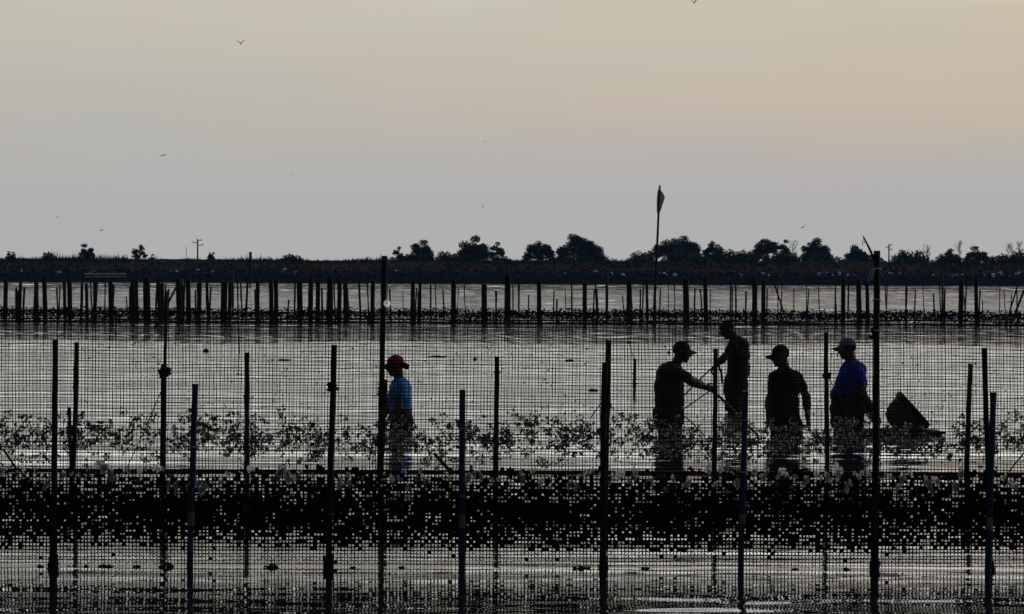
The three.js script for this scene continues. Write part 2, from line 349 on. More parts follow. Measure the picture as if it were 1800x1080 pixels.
for (const [a, b, t, d, o, l] of [
  [137, 170, 428, 470, 0.2, 'round dark tree at the far left, left of the forked small tree'],
  [229, 258, 430, 470, 0.8, 'small forked open-crowned tree at left, left of the crossarm pole'],
  [688, 711, 433, 500, 0.9, 'small sparse tree just right of the tall post top'],
  [718, 765, 421, 520, 0.1, 'dense rounded tree, left of the biggest broad tree at centre'],
  [804, 862, 414, 540, 0.0, 'broad dense tree, tallest at the centre left of the dike'],
  [858, 888, 425, 540, 0.1, 'narrower dense tree touching the right side of the broad tree'],
  [919, 976, 424, 560, 0.5, 'flat-topped open tree, left one of the central pair'],
  [976, 1064, 411, 560, 0.3, 'large wide-crowned tree, right one of the central pair'],
  [1145, 1234, 414, 570, 0.5, 'wide flat umbrella-shaped tree behind the flag pole'],
  [1234, 1274, 424, 580, 0.6, 'smaller open tree right of the umbrella-shaped tree'],
  [1318, 1372, 419, 580, 0.5, 'tall open-crowned tree above the bending man'],
  [1362, 1392, 421, 580, 0.4, 'tall narrow tree leaning on the open-crowned tree'],
  [1407, 1461, 418, 580, 0.3, 'rounded tall tree right of the thin sparse tree'],
  [1482, 1528, 430, 560, 0.3, 'low rounded tree just left of the tallest near post'],
  [1652, 1688, 437, 540, 0.3, 'low dark tree below the bare branches at right'],
  [1694, 1740, 432, 540, 0.4, 'ragged dark tree second from the right edge'],
]) tree('tree', l, 'trees behind the dike', a, b, t, d, o);
for (const [a, b, t, d, l] of [
  [8, 29, 442, 460, 'small bush on the dike at the left edge'], [70, 99, 442, 460, 'low bush left of the round dark tree'], [256, 276, 447, 470, 'low bush right of the forked small tree'], [362, 377, 441, 470, 'tiny bush right of the crossarm pole'],
  [494, 532, 444, 460, 'low rounded bush alone on the dike left of centre'], [690, 760, 444, 500, 'long low thicket below the sparse tree'], [760, 812, 441, 520, 'low thicket between the two dense central trees'], [862, 905, 450, 520, 'low bush right of the broad dense tree'],
  [960, 1082, 446, 540, 'long thicket below the large wide-crowned tree'], [1098, 1158, 441, 540, 'dark thicket left of the flag pole'], [1158, 1250, 440, 550, 'thicket below the umbrella-shaped tree'], [1240, 1345, 437, 560, 'high thicket between the open trees on the right'],
  [1340, 1420, 444, 550, 'thicket below the tall open-crowned tree'], [1415, 1490, 445, 550, 'thicket below the rounded tall tree'], [1500, 1560, 447, 540, 'thicket behind the tallest near post'], [1562, 1642, 440, 530, 'rounded thicket right of the distant utility pole'],
  [1636, 1700, 447, 530, 'thicket below the low dark tree at right'], [1730, 1800, 445, 520, 'thicket at the right edge below bare twigs'], [1770, 1830, 440, 520, 'thicket running out of the right edge'],
]) bush(l, a, b, t, d, 'bushes behind the dike');
bareTree('thin sparse tree between two leafy trees at right', 1394, 18, 422, 575);
bareTree('pale leafless tree left of the low dark tree', 1630, 14, 430, 520);
bareTree('tall leafless twiggy tree above the low dark tree', 1686, 14, 422, 520);
bareTree('leafless twiggy tree near the right edge', 1779, 22, 428, 510);
bareTree('leafless tree at the very right edge', 1792, 12, 424, 510);

// distant poles
function utilityPole(px, yTop, arms, d, label) {
  const g = base('utility_pole', V(at(px, 455, d).x, 0.7, -d)), h = at(px, yTop, d).y - 0.7;
  put('mast', tube([V(0, -0.3, 0), V(0, h, 0)], [0.16, 0.10], 8), M.farWood, g);
  for (const [dy, x0, x1] of arms) {
    const a = put('crossarm', tube([V(x0, h - dy, 0), V(x1, h - dy, 0)], 0.06, 6), M.farWood, g);
    for (const x of [x0, x1]) put('insulator', new THREE.CylinderGeometry(0.05, 0.08, 0.22, 7).translate(x * 0.96, h - dy + 0.12, 0), M.farWood, a);
  }
  tag(g, label, 'utility pole');
}
utilityPole(347, 421, [[0.15, -0.1, 0.7], [0.55, -0.8, 0.1], [0.95, -0.1, 0.85]], 480, 'distant utility pole with three staggered crossarms, left of centre');
utilityPole(1563, 430, [[0.1, -0.1, 0.5], [0.5, -0.5, 0.1], [0.9, -0.1, 0.5]], 500, 'distant utility pole with short crossarms right of the tallest near post');
{ const d = 470, g = base('thin_pole', V(at(327, 455, d).x, 0.7, -d)); put('mast', tube([V(0, -0.3, 0), V(0, at(327, 434, d).y - 0.7, 0)], [0.06, 0.04], 6), M.farWood, g); tag(g, 'thin bare pole on the dike left of the crossarm pole', 'pole'); }

// ------------------------------------------------------------------ stakes
const D1 = depthOf(1000), D2 = depthOf(832), D3 = depthOf(569);
let postSeed = 40;
function ring(c, axis, rad, thick, material, parent, name = 'rope_tie') {
  const pts = []; for (let i = 0; i <= 20; i++) { const a = i / 20 * 6.283 * 1.0; pts.push(V(c.x + Math.cos(a) * rad, c.y + Math.sin(a * 1) * 0.006 + (i / 20) * 0.008, c.z + Math.sin(a) * rad)); }
  return put(name, tube(pts, thick, 5), material, parent);
}
// a stake whose top shows at (tx, ty) and which meets the water at (bx, wy); width in pixels of the photograph
function stake(o) {
  const { tx, ty, bx, d, w, material = M.wood, name = 'stake', label, group, crud = 0, ties = [], lower } = o;
  const seed = postSeed++, sc = F / d, P0 = at(bx, 470 + CAM_H * sc + (bx - 900) * 0.004, d); P0.y = 0;
  const T = at(tx, ty, d), g = base(name, P0), r = w / sc / 2, top = T.clone().sub(P0), pts = [], rad = [], n = 18;
  const dir = top.clone().divideScalar(top.y);
  for (let i = 0; i <= n; i++) { const y = lerp(-0.9, top.y, i / n), q = dir.clone().multiplyScalar(y); if (i && i < n) { q.x += 0.006 * N(i * 0.35, seed, 2); q.z += 0.006 * N(i * 0.35, seed, 7); } pts.push(q); rad.push(r * lerp(1.06, 0.95, i / n) * (o.taper ? lerp(1, o.taper, i / n) : 1)); }
  put('shaft', tube(pts, rad, 12, material === M.wood ? 0.14 : 0.03, seed), material, g);
  if (o.splint) { // a second piece lashed alongside
    const [sx, sy, bx2, w2] = o.splint, a = at(sx, sy, d).sub(P0), b = at(bx2, 470 + CAM_H * sc + (bx2 - 900) * 0.004, d).sub(P0); b.y = 0; a.z += 0.03; b.z += 0.03; b.addScaledVector(a.clone().sub(b), -0.5);
    put('splint', tube(line(b, a, 10, 0, 0.01, seed), w2 / sc / 2, 10, 0.14, seed + 3), M.wood, g);
  }
  if (lower) { const [y0, y1] = lower.map(y => at(bx, y, d).y); put('sleeve', tube([dir.clone().multiplyScalar(Math.min(y0, y1)), dir.clone().multiplyScalar(Math.max(y0, y1))], r * 1.12, 12), M.greyPipe, g); }
  for (const ty2 of ties) { const y = at(tx, ty2, d).y, c = dir.clone().multiplyScalar(y); ring(c, 0, r * 1.12, 0.0035, M.rope, g); }
  if (crud) {
    const B = new Blobs(seed * 7), rr = rng(seed);
    for (let i = 0; i < crud * 60; i++) { const a = rr() * 6.283, y = (rr() + rr() - 0.9) * 0.075, q = r * (0.95 + 0.25 * rr()), k = 0.006 + 0.012 * rr(); B.add(dir.x * y + Math.cos(a) * q, y, dir.z * y + Math.sin(a) * q, k, k * 1.2, k); }
    put('barnacles', B.geo(), M.barnacle, g);
  }
  for (const [yy, wpx, hpx] of o.lumps || []) { // weed or knots caught on the stake
    const B = new Blobs(seed * 5 + yy), rr = rng(seed + yy), c = at(lerp(bx, tx, 0.6), yy, d).y;
    for (let i = 0; i < 26; i++) { const a = rr() * 6.283, y = c + (rr() - 0.5) * hpx / sc, k = (0.12 + 0.2 * rr()) * wpx / sc; B.add(dir.x * y + (rr() - 0.5) * wpx / sc * 0.8, y, (rr() - 0.3) * r * 2.2, k, k * 0.7, k); }
    put('weed_knot', B.geo(), M.weedDark, g);
  }
  tag(g, label, 'stake', group);
  return { g, P0, dir, r, sc };
}
const g1 = 'stakes of the nearest net', g2 = 'stakes of the second net';
const near = [
  { tx: 97, ty: 597, bx: 93, w: 11, crud: 3, label: 'straight black stake nearest the left edge in the front row' },
  { tx: 343, ty: 675, bx: 333, w: 11.5, material: M.blue, ties: [788], lower: [899, 925], label: 'short blue pole, leftmost of the four blue ones' },
  { tx: 587, ty: 607, bx: 577, w: 11, crud: 4, lumps: [[680, 20, 12]], label: 'dark leaning stake in the front row, left of the woman' },
  { tx: 813, ty: 685, bx: 812, w: 11, material: M.blue, ties: [756, 874], lower: [905, 928], label: 'short upright blue pole near the centre, right of the woman' },
  { tx: 1070, ty: 598, bx: 1061, w: 10.5, splint: [1064, 637, 1058, 11], crud: 2, lumps: [[712, 16, 10]], label: 'thick black doubled stake left of the bending man' },
  { tx: 1311, ty: 688, bx: 1302, w: 11, material: M.blue, ties: [741, 832], lower: [903, 920], label: 'blue pole in front of the men, right of the leaning grey pipe' },
  { tx: 1542, ty: 441, bx: 1538, w: 12, crud: 2, label: 'tallest near post with white cord ties, in front of the basket' },
  { tx: 1731, ty: 612, bx: 1742, w: 10, crud: 1, label: 'black stake beside the rightmost blue pole' },
  { tx: 1747, ty: 690, bx: 1737, w: 11.5, material: M.blue, lower: [910, 932], dz: 0.07, label: 'rightmost blue pole, crossing a black stake' },
];
const builtNear = near.map(s => stake({ ...s, d: D1 - (s.dz || 0), name: s.material ? 'blue_pole' : 'stake', group: g1 }));
{ // fittings of the tallest near post: cord ties with loose ends, a bent twig with a string, a swollen wad lower down
  const { g, P0, dir, r } = builtNear[6], L = (x, y, dz = 0.05) => at(x, y, D1).sub(P0).add(V(0, 0, dz));
  for (const y of [474, 529, 583]) { const c = dir.clone().multiplyScalar(at(1541, y, D1).y); ring(c, 0, r * 1.12, 0.0045, M.rope, g); }
  for (const pts of [[[1535, 472], [1530, 478], [1527, 485], [1524, 495]], [[1536, 473], [1534, 481], [1530, 493]], [[1535, 472], [1529, 473], [1533, 480], [1531, 490]]]) put('cord_end', tube(pts.map(([x, y]) => L(x, y)), 0.003, 5), M.rope, g);
  const tw = put('twig', tube([L(1517.5, 415, 0), L(1523, 426, 0), L(1530, 440, 0), L(1537, 456, 0)], [0.004, 0.006, 0.008, 0.009], 6), M.wood, g);
  put('string', tube([L(1519, 418, 0), L(1517, 424, 0), L(1516.5, 432, 0)], 0.002, 4), M.rope, tw);
  put('string', tube([L(1520, 420, 0), L(1521, 424, 0), L(1519, 427, 0)], 0.003, 4), M.darkRope, tw);
  const B = new Blobs(811), rr = rng(5); for (let i = 0; i < 14; i++) { const q = L(1531 + rr() * 6, 588 + (rr() - 0.5) * 18, (rr() - 0.5) * 0.04); B.add(q.x, q.y, q.z, 0.012, 0.016, 0.012); } put('rope_wad', B.geo(), M.darkRope, g);
}
const mid = [
  { tx: 134, ty: 602, bx: 129, w: 8, splint: [122.5, 716, 125, 6], lumps: [[676, 11, 14]], label: 'thin black stake of the second row near the left edge' },
  { tx: 292, ty: 512, bx: 286, w: 7.5, taper: 0.75, splint: [289, 640, 286, 10], lumps: [[656, 24, 16]], label: 'tall dark stake with a tangled knot, left of the leftmost blue pole' },
  { tx: 434, ty: 620, bx: 434, w: 8.5, lumps: [[700, 12, 10]], label: 'plain black stake standing left of the leaning front stake' },
  { tx: 676, ty: 450, bx: 667, w: 10, splint: [677, 667, 670, 9], lumps: [[690, 14, 20]], label: 'tall dark post with a white disc, beside the woman' },
  { tx: 873.5, ty: 627, bx: 872, w: 9, lumps: [[655, 10, 6]], label: 'black stake right of the central blue pole' },
  { tx: 1258.5, ty: 613, bx: 1256, w: 8.5, label: 'stake the bending man reaches for' },
  { tx: 1452.5, ty: 585, bx: 1455, w: 8, lumps: [[661, 17, 8]], label: 'stake with a knob between the two standing men' },
  { tx: 1706.5, ty: 640, bx: 1699, w: 9, label: 'leaning black stake of the second row near the right edge' },
];
const builtMid = mid.map(s => stake({ ...s, d: D2, group: g2 }));
{ // white disc hanging on a wire at the tall dark post, wires along its sides
  const { g, P0 } = builtMid[3], L = (x, y, dz = 0.05) => at(x, y, D2).sub(P0).add(V(0, 0, dz));
  put('wire', tube([L(681, 460), L(681, 500), L(680.6, 533)], 0.003, 5), M.greyWood, g);
  put('wire', tube([L(671, 462), L(669.5, 520), L(667, 600)], 0.0025, 5), M.greyWood, g);
  put('wire', tube([L(669, 457), L(681, 457)], 0.003, 5), M.greyWood, g);
  ring(L(672, 690, -0.0), 0, 0.045, 0.004, M.rope, g); 
  const c = L(680.8, 533.5, 0.06), disc = base('disc'); disc.position.copy(P0).add(c);
  put('plate', new THREE.CircleGeometry(6.0 / F * D2, 32), M.white, disc); put('rim', new THREE.TorusGeometry(6.0 / F * D2, 0.0022, 6, 36), M.white, disc);
  put('pin', new THREE.CylinderGeometry(0.005, 0.005, 0.02, 10).rotateX(Math.PI / 2), M.black, disc);
  put('hanger', tube([V(0, 0, 0.007), V(0, 0.028, 0.007)], 0.0022, 5), M.black, disc);
  tag(disc, 'round white disc hanging on the tall post above the woman', 'disc');
  const q = builtMid[5]; ring(at(1257.5, 682, D2).sub(q.P0), 0, 0.03, 0.004, M.rope, q.g); ring(at(1257, 618, D2).sub(q.P0), 0, 0.026, 0.004, M.darkRope, q.g);
}

// ------------------------------------------------------------------ nets
function makeNet(o) {
  const { d, x0, x1, top, cell, r, seed, name, label } = o, g = base(name, V(0, 0, -d));
  const R = rng(seed), p = [], nn = [], idx = [];
  const Q = (u, v, out) => {
    const k = clamp(v / 0.4);
    out.x = u + (0.010 * N(u * 1.1, v * 0.9, seed) + 0.0035 * N(u * 6, v * 3.3, seed + 4)) * k + 0.012 * v * N(u * 0.5, 1, seed);
    out.y = v + 0.012 * N(u * 0.9, v * 1.2, seed + 9) * k + 0.003 * N(u * 4, v * 7, seed + 5) - (o.sag || 0) * clamp(v / top) * (0.5 + 0.5 * N(u * 0.6, 0, seed + 2));
    out.z = 0.05 * N(u * 0.7, v * 0.6, seed + 1) * k; return out;
  };
  const q = V(0, 0, 0);
  const strand = (n, fu, fv, vert) => {
    const b0 = p.length / 3;
    for (let i = 0; i <= n; i++) {
      const t = i / n; Q(fu(t), fv(t), q);
      for (const [a, c] of [[1, 0], [0, 1], [-1, 0], [0, -1]]) { vert ? p.push(q.x + a * r, q.y, q.z + c * r) : p.push(q.x, q.y + a * r, q.z + c * r); vert ? nn.push(a, 0, c) : nn.push(0, a, c); }
      if (i) for (let k = 0; k < 4; k++) { const A = b0 + (i - 1) * 4 + k, B = b0 + (i - 1) * 4 + (k + 1) % 4; idx.push(A, A + 4, B, B, A + 4, B + 4); }
    }
  };
  const bot = -0.12, nv = Math.ceil((top - bot) / (o.stepV || 0.08)), nu = Math.ceil((x1 - x0) / (o.stepU || 0.12));
  const us = [], vs = [];
  for (let u = x0; u < x1; u += cell) us.push(u + (R() - 0.5) * cell * 0.16);
  for (let v = bot; v < top; v += cell) vs.push(v + (R() - 0.5) * cell * 0.14);
  for (const u of us) strand(nv, () => u, t => lerp(bot, top, t), true);
  for (const v of vs) strand(nu, t => lerp(x0, x1, t), () => v, false);
  put('mesh', raw(new Float32Array(p), new Float32Array(nn), idx), M.net, g);
  const rope = (v, rad, nm, m = M.darkRope, rough = 0.3) => { const pts = []; for (let i = 0; i <= nu; i++) { pts.push(Q(lerp(x0, x1, i / nu), v, V(0, 0, 0)).clone()); } return put(nm, tube(pts, rad, 6, rough, seed), m, g); };
  return { g, Q, us, vs, R, rope, cell, o };
}
const OX = 0.035;
// nearest net
{
  const n = makeNet({ d: D1 + 0.05, x0: -5.2, x1: 5.2, top: 1.66, cell: 0.0231, r: 0.0021, seed: 3, sag: 0.03, name: 'net', label: '' });
  n.rope(1.66, 0.005, 'head_rope');
  const dark = new Blobs(61), R = rng(71), q = V(0, 0, 0), c = n.cell;
  // share of meshes closed up by growth, and thickness of the coat on the strands, by height above the water
  const tab = (v, t) => { let k = 0; while (k < t.length - 2 && v > t[k + 1][0]) k++; return lerp(t[k][1], t[k + 1][1], clamp((v - t[k][0]) / (t[k + 1][0] - t[k][0]))); };
  const shut = v => tab(v, [[0, 0.0], [0.09, 0.03], [0.17, 0.46], [0.26, 0.70], [0.36, 0.82], [0.40, 0.86], [0.45, 0.62], [0.54, 0.50], [0.61, 0.16], [0.66, 0.0]]);
  const coat = v => tab(v, [[0, 0.17], [0.10, 0.21], [0.16, 0.31], [0.34, 0.34], [0.55, 0.29], [0.61, 0.20], [0.66, 0.08]]);
  for (const u of n.us) for (const v of n.vs) {
    if (v < 0.0 || v > 0.66) continue;
    const patch = 0.30 * fbm(u * 2.0, v * 4, 40) + 0.22 * N(u * 8, v * 8, 3), th = coat(v) * (0.8 + 0.4 * R() + 0.7 * patch);
    n.Q(u, v, q);
    dark.add(q.x + c * 0.5, q.y, q.z, c * 0.66, c * th, 0.005, 0.12);
    dark.add(q.x, q.y + c * 0.5, q.z, c * th, c * 0.66, 0.005, 0.12);
    if (v > 0.10) dark.add(q.x, q.y, q.z, c * th * 1.5, c * th * 1.5, 0.006, 0.3);
    if (R() < shut(v) + patch * clamp((v - 0.06) / 0.1)) { const k = 0.62 + 0.1 * R(); dark.add(q.x + c * 0.5, q.y + c * 0.5, q.z, c * k, c * k, 0.006, 0.18); }
  }
  tag(put('algae_crust', dark.geo(), M.crust, n.g), 'black algae crust clogging the meshes', null, null, 'stuff');
  const bits = new Blobs(62);                                   // dry weed shreds caught higher up
  for (let i = 0; i < 420; i++) {
    const cx = lerp(-5, 5, R()), v = 0.68 + 0.85 * Math.pow(R(), 1.6), m = 1 + Math.floor(R() * 5);
    for (let k = 0; k < m; k++) { n.Q(cx + (R() - 0.5) * 0.06, v + (R() - 0.5) * 0.05, q); bits.add(q.x, q.y, q.z, 0.0025 + 0.006 * R() * R(), 0.003 + 0.009 * R() * R(), 0.004, 0.5); }
  }
  tag(put('weed_shreds', bits.geo(), M.weedDark, n.g), 'small dark shreds of weed caught in the upper meshes', null, null, 'stuff');
  // drooping clumps along the top of the crust
  const clumpGeo = []; for (let k = 0; k < 10; k++) clumpGeo.push(clump(900 + k));
  for (let i = 0; i < 300; i++) {
    const u = lerp(-3.7, 3.7, (i + R()) / 300), grey = R() < 0.68, s = grey ? 0.35 + 0.75 * R() * R() : 0.35 + 0.6 * R() * R(), v = 0.615 + 0.12 * (R() - 0.55) + 0.06 * N(u * 1.7, 2, 2);
    n.Q(u, v, q); const m = put('seaweed_clump', clumpGeo[Math.floor(R() * 10)], grey ? (R() < 0.5 ? M.weedGrey : M.weedPale) : M.weedDark, n.g);
    m.position.set(q.x, q.y, q.z + (grey && R() < 0.6 ? 0.016 : -0.012)); m.scale.set(s * (0.7 + 0.5 * R()), s * (0.7 + 0.9 * R()), s); m.rotation.z = (R() - 0.5) * 0.6;
  }
  tag(n.g, 'nearest black mesh net, clogged with algae near the water', 'net');
  // clods of weed floating at its foot
  const spots = [[70, 9, 6], [92, 14, 12], [150, 6, 6], [184, 26, 7], [240, 9, 6], [292, 22, 12], [475, 22, 9], [1022, 26, 8], [1135, 12, 6], [1398, 10, 4], [1488, 8, 7], [706, 10, 5], [620, 8, 4]];
  const where = ['smallest clod left of the first black stake', 'clod round the foot of the first black stake', 'small clod right of the first black stake', 'long low clod between the first stake and the leftmost blue pole', 'little clod left of the big clod by the leftmost blue pole', 'big clod just left of the leftmost blue pole', 'broad clod left of the leaning front stake', 'broad clod left of the thick doubled stake', 'clod right of the thick doubled stake', 'small clod right of the third blue pole', 'clod left of the tallest near post', 'low clod below the woman', 'small clod right of the leaning front stake'];
  spots.forEach(([px, w, h], i) => {
    const P = at(px, 1000, D1 - 0.02); P.y = 0; const B = new Blobs(300 + i), rr = rng(330 + i), s = D1 / F;
    for (let k = 0; k < 22; k++) { const t = (rr() - 0.5), y = (rr() * 0.9 - 0.35) * h * s * (1 - Math.abs(t) * 0.8); B.add(t * w * s, y, (rr() - 0.5) * 0.05, w * s * 0.13 + 0.006, h * s * 0.26, 0.02); }
    const m = put('weed_clod', B.geo(), M.crust, scene); m.position.copy(P); tag(m, 'floating dark weed, ' + where[i], 'seaweed', 'weed floating at the foot of the nearest net');
  });
}
function clump(seed) { // ragged drooping fronds of sea lettuce
  const r = rng(seed), B = new Fronds(seed + 5), n = 3 + Math.floor(r() * 4);
  for (let k = 0; k < n; k++) B.add((r() - 0.5) * 0.055, (r() - 0.6) * 0.06, (r() - 0.5) * 0.014, 0.012 + 0.016 * r(), 0.016 + 0.026 * r(), 8);
  return B.geo();
}
// second net
{
  const n = makeNet({ d: D2 + 0.05, x0: -7.2, x1: 7.2, top: 1.57, cell: 0.0272, r: 0.0019, seed: 8, sag: 0.03, name: 'net' });
  n.rope(1.57, 0.005, 'head_rope'); 
  const R = rng(171), q = V(0, 0, 0), c = n.cell, B1 = new Fronds(163), B2 = new Blobs(164), B3 = new Fronds(166);
  for (let i = 0; i < 2600; i++) {                              // tufts of fronds, thickest in the middle of the band
    const u = lerp(-7.1, 7.1, R()), v = 0.33 + 0.20 * (R() + R() + R() - 1.5) * 1.05 + 0.05 * N(u * 0.9, 3, 3);
    if (R() > 0.78 + 1.3 * fbm(u * 1.9, v * 3.0, 70)) continue;
    const m = 5 + Math.floor(R() * 9), sp = 0.02 + 0.034 * R(), darkTuft = R();
    for (let k = 0; k < m; k++) { n.Q(u + (R() - 0.5) * sp * 2, v + (R() - 0.5) * sp * 1.6, q); (darkTuft < 0.75 ? B1 : B3).add(q.x, q.y, q.z + (R() - 0.5) * 0.02, 0.005 + 0.009 * R(), 0.006 + 0.011 * R(), 6); if (R() < 0.7) B2.add(q.x + (R() - 0.5) * 0.02, q.y + (R() - 0.5) * 0.02, q.z, 0.004 + 0.007 * R(), 0.005 + 0.009 * R(), 0.006, 0.5); }
  }
  tag(put('pale_algae', B3.geo(), M.weedGrey, n.g), 'paler grey fronds hanging in the meshes', null, null, 'stuff');
  tag(put('algae_crust', B1.geo(), M.weedOlive, n.g), 'olive grey algae hanging in the meshes', null, null, 'stuff');
  tag(put('algae_knots', B2.geo(), M.weedDark, n.g), 'dark algae knots in the meshes', null, null, 'stuff');
  const bits = new Blobs(162);
  for (let i = 0; i < 520; i++) {
    const cx = lerp(-7, 7, R()), v = 0.52 + 0.75 * Math.pow(R(), 1.3), m = 1 + Math.floor(R() * 6), sp = 0.03 + 0.07 * R();
    for (let k = 0; k < m; k++) { n.Q(cx + (R() - 0.5) * sp * 2, v + (R() - 0.5) * sp, q); bits.add(q.x, q.y, q.z, 0.003 + 0.008 * R() * R(), 0.004 + 0.012 * R() * R(), 0.004, 0.5); }
  }
  tag(put('weed_shreds', bits.geo(), M.weedDark, n.g), 'dark shreds of weed caught in the upper meshes', null, null, 'stuff');
  // black floating collar of weed along its foot
  const col = new Blobs(165); for (let u = -7.2; u < 7.2; u += 0.02) { const h = 0.016 + 0.014 * clamp(0.4 + N(u * 3, 2, 1)); col.add(u, 0.004, (R() - 0.5) * 0.03, 0.024, h, 0.03, 0.25); }
  tag(put('foot_rope', mergeGeometries([col.geo(), tubeAlongX(-7.2, 7.2, 0.022)]), M.crust, n.g), 'black weedy foot rope at the waterline', null);
  tag(n.g, 'second mesh net behind the front row, with a band of olive algae', 'net');
}
function tubeAlongX(a, b, r) { const g = new THREE.CylinderGeometry(r, r, b - a, 7, 40).rotateZ(Math.PI / 2); g.translate((a + b) / 2, 0, 0); g.deleteAttribute('uv'); return g; }
// third, distant net
{
  const n = makeNet({ d: D3 + 0.1, x0: -24, x1: 24, top: 1.30, cell: 0.036, r: 0.0033, seed: 14, stepV: 0.2, stepU: 0.5, name: 'net' });
  n.rope(1.22, 0.008, 'head_rope'); n.rope(1.30, 0.008, 'head_rope');
  const R = rng(271), q = V(0, 0, 0), B = new Blobs(263);
  for (let i = 0; i < 42000; i++) { const u = lerp(-24, 24, R()), v = 0.31 + (R() + R() - 1) * 0.25; if (R() > 0.80 + 0.9 * fbm(u * 0.8, v * 3, 11)) continue; n.Q(u, v, q); const k = 0.012 + 0.028 * R() * R(); B.add(q.x, q.y, q.z, k * 1.3, k, 0.02, 0.4); }
  tag(put('algae_crust', B.geo(), M.weedDark, n.g), 'dark algae clinging to the distant meshes', null, null, 'stuff');
  const col = new Blobs(265); for (let u = -24; u < 24; u += 0.06) col.add(u, 0.01, (R() - 0.5) * 0.06, 0.07, 0.035 + 0.05 * R(), 0.05, 0.3);
  tag(put('foot_rope', mergeGeometries([col.geo(), tubeAlongX(-24, 24, 0.05)]), M.crust, n.g), 'black weedy foot rope at the waterline', null);
  tag(n.g, 'distant third net with a dark band at the waterline, before the dike', 'net');
}

// ------------------------------------------------------------------ far stakes
{
  const thick = [[34, 6, 496], [64, 8, 491], [114, 6, 494], [142, 5, 497], [153, 6, 499], [234, 8, 494], [258, 13, 488], [285, 7, 498], [315, 10, 490], [331, 9, 492], [349, 8, 496], [390, 6, 494], [403, 7, 497], [477, 8, 492], [527, 7, 494], [545, 9, 490], [580, 11, 488], [596, 8, 492], [654, 8, 494], [725, 8, 494], [737, 6, 496], [797, 9, 492], [851, 10, 500], [892, 11, 484], [948, 8, 494], [1028, 8, 499], [1105, 8, 494], [1138, 5, 492], [1207, 11, 490], [1241, 8, 494], [1326, 8, 490], [1342, 8, 493], [1482, 8, 491], [1510, 9, 492], [1525, 6, 494], [1689, 9, 494], [1717, 7, 490]];
  const R = rng(401), marks = [[-99, 'the left edge'], [340, 'the leftmost blue pole'], [676, 'the tall disc post'], [813, 'the central blue pole'], [1153, 'the flag pole'], [1541, 'the tallest near post']];
  const ORD = ['first', 'second', 'third', 'fourth', 'fifth', 'sixth', 'seventh', 'eighth', 'ninth', 'tenth', 'eleventh', 'twelfth', 'thirteenth', 'fourteenth', 'fifteenth', 'sixteenth', 'seventeenth', 'eighteenth', 'nineteenth', 'twentieth', 'twenty-first', 'twenty-second', 'twenty-third', 'twenty-fourth', 'twenty-fifth', 'twenty-sixth', 'twenty-seventh', 'twenty-eighth', 'twenty-ninth', 'thirtieth', 'thirty-first', 'thirty-second', 'thirty-third', 'thirty-fourth', 'thirty-fifth'];
  const which = () => { const seen = {}; return (px, kind) => { const m = marks.filter(q => q[0] < px).pop(); seen[m[1]] = (seen[m[1]] || 0) + 1; return `${ORD[seen[m[1]] - 1]} ${kind} of the distant row, counted right from ${m[1]}`; }; };
  for (let i = 0; i < 16; i++) thick.push([12 + i * 39 + (R() - 0.5) * 24, 5 + 4 * R(), 488 + 10 * R()]);      // the row is denser on the left
  thick.sort((a, b) => a[0] - b[0]); const nameThick = which(), nameThin = which(), thin = [];
  thick.forEach(([px, w, ty], i) => stake({ tx: px + (R() - 0.5) * 4, ty, bx: px, d: D3 + (i % 3 ? 0.5 : 6) + R() * 2, w, material: M.farWood, name: 'thick_stake', group: 'thick stakes of the distant net', label: nameThick(px, 'thick dark stake') }));
  for (let i = 0; i < 118; i++) thin.push(4 + i * 15.3 + (R() - 0.5) * 26);
  thin.sort((a, b) => a - b);
  for (const px of thin) stake({ tx: px + (R() - 0.5) * 7, ty: 488 + R() * 24 + (R() < 0.15 ? 16 : 0), bx: px, d: D3 + 0.3 + R() * 14, w: px < 700 ? 2.0 + 2.6 * R() : 1.5 + 2.0 * R(), material: M.farWood, name: 'thin_stake', group: 'thin stakes of the distant net', label: nameThin(px, 'thin dark stick') });
  for (const [px, ty, w, wy, l] of [[409, 477, 4, 540, 'pale grey post of the distant row at left'], [1067, 479, 5, 540, 'pale grey post of the distant row right of centre'], [1657, 480, 4, 545, 'pale grey post of the distant row at right']]) stake({ tx: px, ty, bx: px, d: depthOf(wy), w, material: M.greyWood, name: 'grey_post', label: l });
  // stakes standing alone between the second and the distant net
  stake({ tx: 417, ty: 496, bx: 420, d: depthOf(622), w: 3, label: 'long thin pole standing alone in the water left of centre' });
  stake({ tx: 1116, ty: 631, bx: 1115, d: depthOf(694), w: 5, lumps: [[668, 9, 30]], label: 'short weedy stake alone in the water left of the bending man' });
  stake({ tx: 205, ty: 548, bx: 203, d: depthOf(592), w: 3, label: 'short thin stake before the distant net at far left' });
  stake({ tx: 312, ty: 500, bx: 272, d: depthOf(580), w: 4, label: 'slanting stick before the distant net at left' });
  stake({ tx: 440, ty: 443, bx: 439, d: BANK - 6, w: 5, material: M.farWood, label: 'dark post rising against the dike, left of centre' });
  stake({ tx: 1803, ty: 505, bx: 1776, d: D3 - 2, w: 4, label: 'slanting pole at the right edge, outer one' });
  stake({ tx: 1790, ty: 500, bx: 1768, d: D3 - 1, w: 3, label: 'slanting pole at the right edge, inner one' });
  stake({ tx: 1352, ty: 470, bx: 1384, d: D3 + 3, w: 3, label: 'thin pole slanting down to the right above the man with hanging arms' });
}
